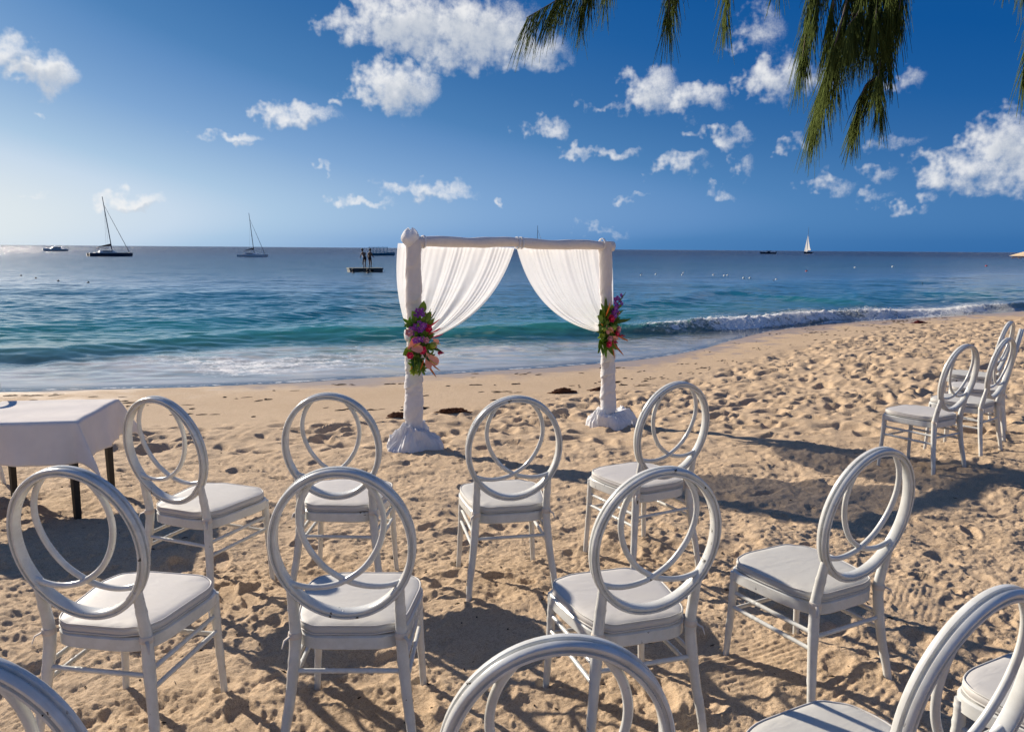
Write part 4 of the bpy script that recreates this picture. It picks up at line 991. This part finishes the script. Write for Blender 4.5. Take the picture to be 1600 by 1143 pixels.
def person(loc, rz, pose, label, h=1.0):
    lean = pose.get('lean', 0); s = h
    hip = Vector((0, 0, .86)); chest = hip+Vector((0, lean*.35, .36)); neck = hip+Vector((0, lean*.62, .58)); head = hip+Vector((0, lean*.78, .72)); crown = hip+Vector((0, lean*.84, .80))
    J = [hip, chest, neck, head, crown]; R_ = [.125, .135, .055, .092, .07]; E_ = [(0, 1), (1, 2), (2, 3), (3, 4)]
    for sd_ in (-1, 1):
        b = len(J); k = pose.get('knee', 0)
        J += [Vector((sd_*.09, 0, .80)), Vector((sd_*.10+pose.get('step', 0)*sd_*.03, .08+k*.15, .45)), Vector((sd_*.11, pose.get('step', 0)*sd_*.12, .07)), Vector((sd_*.12, pose.get('step', 0)*sd_*.12+.13, .035))]
        R_ += [.085, .062, .042, .035]; E_ += [(0, b), (b, b+1), (b+1, b+2), (b+2, b+3)]
        b = len(J); ar = pose['arm_l'] if sd_ < 0 else pose['arm_r']
        J += [chest+Vector((sd_*.18, 0, .12)), chest+Vector((sd_*ar[0][0], ar[0][1], ar[0][2])), chest+Vector((sd_*ar[1][0], ar[1][1], ar[1][2])), chest+Vector((sd_*ar[2][0], ar[2][1], ar[2][2]))]
        R_ += [.058, .044, .033, .030]; E_ += [(1, b), (b, b+1), (b+1, b+2), (b+2, b+3)]
    o_ = figure('person', [tuple(p) for p in J], R_, E_, M['skin']); o_.location = loc; o_.rotation_euler = (0, 0, rz); o_.scale = (s,)*3
    m = MB().lathe([(.148, -.14), (.158, -.03), (.150, .08), (.135, .12)], 12, hip); m.build('swimwear', M['darkcloth'], o_, 180)
    hcap = MB().lathe([(.098, -.03), (.112, .03), (.10, .09), (.05, .135), (.01, .145)], 12, head+Vector((0, -.015, 0))); hcap.build('hair', M['hair'], o_, 180)
    tag(o_, label, 'person'); return o_
deckz = SEA+.33
rot = raft.rotation_euler.z
def on_raft(x, y): c, s = math.cos(rot), math.sin(rot); return (RP.x+c*x-s*y, RP.y+s*x+c*y, deckz)
person(on_raft(-.05, -.55), rot+.4, {'lean': .55, 'knee': .5, 'step': .4, 'arm_l': [(.22, .12, -.1), (.20, .25, -.3), (.19, .30, -.38)], 'arm_r': [(.22, .10, -.1), (.2, .22, -.28), (.19, .27, -.36)]}, 'person in dark swimwear stooping at the swim platform ladder', .92)
person(on_raft(.45, .15), rot-2.6, {'lean': .1, 'arm_l': [(.24, .02, -.14), (.34, .12, -.30), (.38, .2, -.30)], 'arm_r': [(.24, 0, -.15), (.25, .05, -.4), (.25, .08, -.48)]}, 'person standing upright on the swim platform in dark swimwear', .92)
def swimmer(px, py, label):
    p = on_level(px, py, SEA); J = [(0, 0, -.20), (0, 0, .0), (0, 0, .10), (0, .01, .22), (-.2, 0, -.03), (-.3, .2, -.12), (.2, 0, -.03), (.3, .2, -.12)]
    o_ = figure('person', J, [.15, .10, .055, .10, .07, .05, .07, .05], [(0, 1), (1, 2), (2, 3), (1, 4), (4, 5), (1, 6), (6, 7)], M['skin']); o_.location = p
    MB().lathe([(.10, -.02), (.118, .04), (.10, .11), (.05, .14), (.01, .15)], 12, (0, 0, .22)).build('hair', M['hair'], o_, 180); tag(o_, label, 'person')
swimmer(552, 427, 'dark-haired swimmer with head above water at the platform\'s left corner'); swimmer(575, 427.5, 'dark-haired swimmer with head above water in front of the platform')
M['buoy_white'] = simple('buoy_white', (.75, .74, .70), .5); M['buoy_dark'] = simple('buoy_dark', (.03, .032, .035), .6); M['buoy_red'] = simple('buoy_red', (.55, .05, .05), .5)
BU = [(33,431,'d'),(56,435,'d'),(91,439,'d'),(138,441.5,'d'),(251,466,'d'),(1002,430,'w'),(1025,429,'w'),(1066,430,'w'),(1068,427,'w'),(1115,430,'w'),(1132,431,'w'),(1137,430.5,'w'),(1162,434.5,'w'),(1172,434.5,'w'),(1209,439.5,'d'),(1213,437,'w'),(1260,424,'r'),(1288,440.5,'w'),(1336,418.5,'w'),(1365,441.5,'d'),(1395,417,'w'),(1441,443.5,'d'),(1541,416,'r')]
ORD = ['first', 'second', 'third', 'fourth', 'fifth', 'sixth', 'seventh', 'eighth', 'ninth', 'tenth', 'eleventh', 'twelfth', 'thirteenth', 'fourteenth']
BN = {'w': 'white', 'd': 'dark', 'r': 'red'}; cnt = {}
for (px, py, k) in BU:
    p = on_level(px, py, SEA); r = max(.06, min(.28, 3.1*p.y/FPX*.62))
    side = 'left' if px < 620 else 'right'; cnt[(k, side)] = cnt.get((k, side), 0)+1
    b = empty('buoy', p)
    MB().lathe([(r*.3, -r*.8), (r*.85, -r*.45), (r, 0), (r*.85, r*.5), (r*.4, r*.85), (r*.1, r*.95)], 12).build('float', M['buoy_'+{'w': 'white', 'd': 'dark', 'r': 'red'}[k]], b, 180)
    MB().tube([(0, 0, r*.9), (0, 0, r*1.25)], r*.18, 6).build('eye', M['spar'], b)
    tag(b, 'small %s buoy on the water %s of the arch, %s %s one from the left' % (BN[k], side, ORD[cnt[(k, side)]-1], BN[k]), 'buoy', 'marker buoys on the water')

# ------------------------------------------------------------------ beach parasol at the right edge
M['thatch'] = simple('straw_canvas', (.55, .42, .26), .9, bump=.4); M['wood'] = simple('pole_wood', (.22, .14, .08), .7)
pp = Vector((15.02, 22.0, 0)); pz = gz(pp.x, pp.y); par = empty('beach_parasol', (pp.x, pp.y, pz))
top = 1.72-pz; rim = 1.38-pz
MB().tube([(0, 0, -.1), (0, 0, top)], .03, 8).build('pole', M['wood'], par)
MB().grid(lambda u, v: Vector((1.25*v*math.cos(u*2*math.pi)*(1-.03*(1-abs(math.cos(u*8*math.pi)))), 1.25*v*math.sin(u*2*math.pi), top+.05-(top-rim)*v**1.25)), 32, 8).build('canopy', M['thatch'], par, 30)
for k in range(8): 
    a = k*math.pi/4; MB().tube([(0, 0, top-.02), (1.2*math.cos(a), 1.2*math.sin(a), rim-.01)], .012, 5).build('rib', M['wood'], par)
tag(par, 'straw-coloured beach parasol cut off at the right border near the horizon', 'parasol')

# ------------------------------------------------------------------ seaweed and litter on the sand
M['weed'] = simple('sargassum', (.13, .045, .016), .85, .4, 60); M['weedred'] = simple('weed_red', (.20, .03, .03), .85, .3, 60); M['specks'] = simple('dry_litter', (.05, .032, .02), .9, .4, 80); M['green_bit'] = make_leafy('green_leaf_bit', (.10, .16, .02), (.16, .25, .04))
def clump(x, y, L, Wd, H, ang, label, material='weed', seed=0):
    rr = random.Random(seed); m = MB(); c, s = math.cos(ang), math.sin(ang)
    for k in range(150):
        f = rr.gauss(0, .42); g2 = rr.gauss(0, .42); u = f*L*.5; v = g2*Wd*.5; hh = H*max(.08, 1-(f*f+g2*g2)*.8)*rr.random()
        d = rr.uniform(-.6, .6); l = rr.uniform(.03, .09); p = []
        for t_ in (0, .5, 1):
            du = u+(t_-.5)*l*math.cos(d)*1.2; dv = v+(t_-.5)*l*math.sin(d); wx, wy = x+c*du-s*dv, y+s*du+c*dv
            p.append(Vector((wx, wy, gz(wx, wy)+.004+hh*(1-.5*abs(t_-.5)))))
        m.tube(p, [.004, .007, .003], 5)
    o_ = m.build('seaweed_clump', M[material], None, 180); tag(o_, label, 'seaweed', 'seaweed washed up on the sand'); return o_
clump(.67, 10.25, .34, .14, .07, .2, 'dark brown seaweed clump on smooth sand between the arch posts', seed=1)
clump(-.66, 8.72, .34, .10, .06, .35, 'long brown seaweed strand just right of the arch\'s near post', seed=2)
clump(-1.24, 8.50, .20, .12, .06, .1, 'brown seaweed clump peeking out left of the near post', seed=3)
clump(1.18, 10.45, .22, .10, .04, .1, 'small flat seaweed clump beside the arch\'s far post', seed=4)
clump(11.0, 21.5, .40, .22, .08, .3, 'reddish clump lying at the water\'s edge far right', 'weedred', seed=5)
clump(-1.12, 9.0, .26, .10, .05, .5, 'thin grey-brown twig tangle on smooth sand above the near post', 'specks', seed=6)
def litter(name, spots, material, label):
    m = MB()
    for (x, y, l, r, a) in spots:
        z = gz(x, y); d = Vector((math.cos(a), math.sin(a), 0))*l*.5
        m.tube([Vector((x, y, z+r*.6))-d, Vector((x, y, z+r*.9)), Vector((x, y, z+r*.6))+d], [r*.5, r, r*.4], 4)
    o_ = m.build(name, M[material], None, 180); tag(o_, label, 'litter', kind='stuff')
sp_ = []; rr = random.Random(4)
while len(sp_) < 420:
    x = rr.uniform(-7, 13); q = abs(rr.gauss(0, 1)); y = churn_bound(x)+.15+rr.random()**1.3*(shore(x)-churn_bound(x)-.5)
    band = (y*2.2+.3*x) % 1.6
    if band > .5 and rr.random() < .85: continue
    a = math.atan2(float(shore(x+.5)-shore(x-.5)), 1.0)+rr.gauss(0, .15)
    for k in range(rr.choice((1, 2, 4, 7))):
        sp_.append((x+rr.gauss(0, .16)*math.cos(a), y+rr.gauss(0, .16)*math.sin(a)+rr.gauss(0, .02), rr.uniform(.03, .16), rr.uniform(.003, .008), a+rr.gauss(0, .2)))
litter('washed_up_weed', sp_, 'specks', 'dark threads of dried weed along the smooth sand')
sp_ = [(rr.uniform(-.62, .62)*yy, yy, rr.uniform(.006, .03), rr.uniform(.0015, .0045), rr.uniform(0, 3.1)) for yy in [1.5+5.5*rr.random()**1.2 for _ in range(420)]]
litter('sand_litter', sp_, 'specks', 'dark crumbs of dry plant litter in the trampled sand')

# ------------------------------------------------------------------ foam thrown up by the breaking wave
M['foam'] = simple('sea_foam', (.82, .82, .80), .9, .06, 40)
m = MB(); rf = random.Random(12)
OCT = [Vector(v) for v in ((1,0,0),(-1,0,0),(0,1,0),(0,-1,0),(0,0,1),(0,0,-1))]; OF = [(0,2,4),(2,1,4),(1,3,4),(3,0,4),(2,0,5),(1,2,5),(3,1,5),(0,3,5)]
xs_ = []
for _ in range(17000):
    x = rf.uniform(1.6, 17.5)
    dens_ = .35+.65*(.5+.5*math.sin(x*1.9+1.2*math.sin(x*.7)))
    if x < 4.5: dens_ *= (x-1.2)/3.3*.5
    if rf.random() > dens_: continue
    xs_.append(x)
xs_ = np.array(xs_); tr_ = np.array([rf.gauss(.42, .30) for _ in xs_]); yy_ = wave_line(xs_)+tr_; zz_ = sea_z(xs_, yy_)
for x, y, z in zip(xs_, yy_, zz_):
    h_ = rf.random()**2.6*(.05+.10*(.5+.5*math.sin(x*2.6))); r = rf.uniform(.004, .013)*(1-.5*h_/.2)*(.6 if x < 5 else 1)
    a = rf.uniform(0, 3); R_ = Matrix.Rotation(a, 3, 'Z') @ Matrix.Rotation(a*1.7, 3, 'X')
    m.add([Vector((x, y, z+h_))+R_ @ (v*r*rf.uniform(.7, 1.4)) for v in OCT], OF)
fo_ = m.build('wave_foam', M['foam'], None, 180); tag(fo_, 'white foam and spray on the breaking shore wave', 'foam', kind='stuff')

# ------------------------------------------------------------------ casuarina tree overhanging the frame
M['needle'] = make_leafy('casuarina_needle', (.055, .100, .022), (.145, .185, .048), .95, .40, 3)
M['needle'].node_tree.nodes['Principled BSDF'].inputs['Specular IOR Level'].default_value = .12; M['bark'] = simple('casuarina_bark', (.10, .075, .055), .9, .3, 25, bump=.6); M['cone'] = simple('casuarina_cone', (.03, .02, .012), .9)
tree = empty('casuarina_tree', (4.6, .4, gz(4.6, .4)))
tl = tree.location.copy()
def W(p): return Vector(p)-tl
MB().tube([W((4.6, .4, -.2)), W((4.55, .45, 1.2)), W((4.7, .5, 2.6)), W((4.6, .7, 4.2)), W((4.7, .9, 6.5)), W((4.6, 1.0, 9.0))], [.24, .19, .17, .15, .10, .03], 14).build('trunk', M['bark'], tree, 180)
TW = [  # twig polylines in photo pixels with depth, needle length, needles per cm
 ([(985,-120),(930,-40),(870,0),(822,28)], 3.3, .20, 1.5), ([(960,-120),(930,-30),(905,15)], 3.25, .17, 1.5), ([(985,-110),(960,-50),(945,-10)], 3.35, .15, 1.2), ([(900,-60),(880,-20),(862,15)], 3.3, .17, 1.4),
 ([(1060,-140),(1050,-60),(1044,30)], 3.1, .18, 1.6), ([(1066,-120),(1058,-40),(1052,10)], 3.15, .15, 1.2), ([(1150,-130),(1140,-50),(1133,25)], 3.2, .17, 1.5), ([(1125,-120),(1122,-70),(1120,-40)], 3.2, .15, 1.0),
 ([(1228,-140),(1222,-80),(1219,-40)], 3.0, .17, .9), ([(1290,-150),(1275,-50),(1262,30),(1254,90)], 2.9, .19, 2.4), ([(1300,-120),(1285,-40),(1272,30)], 2.95, .17, 1.6),
 ([(1345,-140),(1330,-30),(1305,70),(1288,130),(1270,185)], 2.85, .20, 2.4), ([(1330,-20),(1315,60),(1305,110)], 2.9, .19, 1.6), ([(1340,-60),(1340,20),(1330,50)], 2.9, .20, 1.8),
 ([(1400,-150),(1392,-60),(1385,20),(1378,80),(1372,120)], 2.8, .16, 2.0), ([(1385,20),(1362,18),(1340,30)], 2.85, .20, 1.5), ([(1405,-60),(1402,-10),(1398,40)], 2.85, .16, 1.8), ([(1372,120),(1352,135),(1342,170),(1338,195)], 2.8, .14, 2.6), ([(1372,120),(1374,145),(1378,165)], 2.8, .14, 2.4), ([(1385,85),(1393,95),(1391,110)], 2.8, .13, 1.4), ([(1365,-80),(1362,0),(1358,40)], 2.9, .20, 1.6),
 ([(1420,-120),(1412,-40),(1404,20)], 2.8, .18, 2.0), ([(1375,-100),(1372,-20),(1368,30)], 2.75, .22, 2.0), ([(1355,-60),(1345,10),(1325,40)], 2.8, .22, 2.0), ([(1392,-90),(1390,0),(1388,60)], 2.75, .18, 2.0), ([(1310,-60),(1300,20),(1296,60)], 2.85, .18, 1.6),
 ([(1625,-60),(1612,40),(1601,110)], 2.9, .16, 2.0), ([(1590,-140),(1582,-90),(1578,-55)], 2.9, .16, 1.4), ([(1610,-120),(1605,-60),(1600,-30)], 2.9, .15, 1.4),
 ([(1480,-200),(1470,-150),(1465,-110)], 2.9, .18, 1.2), ([(720,-220),(700,-160),(690,-130)], 3.4, .18, 1.2), ([(560,-240),(540,-190),(530,-170)], 3.4, .18, 1.0)]
rt = random.Random(31)
tips = []
crown = MB(); conem = MB()
for pts, Y, nl, dn in TW:
    P = [at_depth(px, py, Y+.06*i*rt.uniform(-1, 1)) for i, (px, py) in enumerate(pts)]
    tips.append(P[0]); sp_ = spline(P, 10)
    MB().tube([W(p) for p in sp_], [.0042-.003*i/(len(sp_)-1) for i in range(len(sp_))], 6).build('twig', M['bark'], tree, 180)
    length = sum((sp_[i+1]-sp_[i]).length for i in range(len(sp_)-1)); nn = int(length*100*dn*2.5)
    main = (P[-1]-P[0]).normalized()
    for k in range(nn):
        f = rt.random()**.85; i = min(len(sp_)-2, int(f*(len(sp_)-1))); b = sp_[i].lerp(sp_[i+1], rt.random())
        a = rt.uniform(0, 6.28); spread = rt.uniform(.02, .46)
        d = (main*.55+Vector((0, 0, -.75))+Vector((math.cos(a), math.sin(a), rt.uniform(-.2, .3)))*spread).normalized()
        l = nl*rt.uniform(.55, 1.15); q = []; cur = W(b)
        for s_ in range(4):
            q.append(cur.copy()); cur = cur+d*(l/3); d = (d+Vector((rt.gauss(0, .03), rt.gauss(0, .03), -.16))).normalized()
        crown.tube(q, [.0013, .0012, .0010, .0005], 3, False)
    for k in range(int(length*5)):
        b = sp_[rt.randrange(len(sp_))]; r = rt.uniform(.005, .008)
        conem.lathe([(r*.3, -r), (r, -r*.4), (r, r*.4), (r*.3, r)], 7, W(b)+Vector((rt.gauss(0, .008), rt.gauss(0, .008), 0)))
cr_ = crown.build('crown', M['needle'], tree, 180); cr_['kind'] = 'stuff'
conem.build('seed_cones', M['cone'], tree, 180)['kind'] = 'stuff'
hub = [Vector((3.2, 2.0, 4.3)), Vector((2.2, 2.8, 3.9)), Vector((1.4, 3.1, 3.5)), Vector((.6, 3.3, 3.25)), Vector((-.3, 3.4, 3.2)), Vector((-.7, 3.4, 3.15))]
MB().tube([W(p) for p in spline([Vector((4.62, .65, 4.0))]+hub, 5)], [.07-.06*i/30 for i in range(31)], 8).build('limb', M['bark'], tree, 180)
limb = spline(hub, 8)
for tpt in tips:
    nearest = min(limb, key=lambda p: (p-tpt).length)
    mid = nearest.lerp(tpt, .5)+Vector((0, 0, .12))
    sp_ = spline([nearest, mid, tpt], 5); MB().tube([W(p) for p in sp_], [.011-.007*i/(len(sp_)-1) for i in range(len(sp_))], 6).build('branch', M['bark'], tree, 180)
tag(tree, 'casuarina tree whose drooping needle sprays hang into the top right', 'tree')
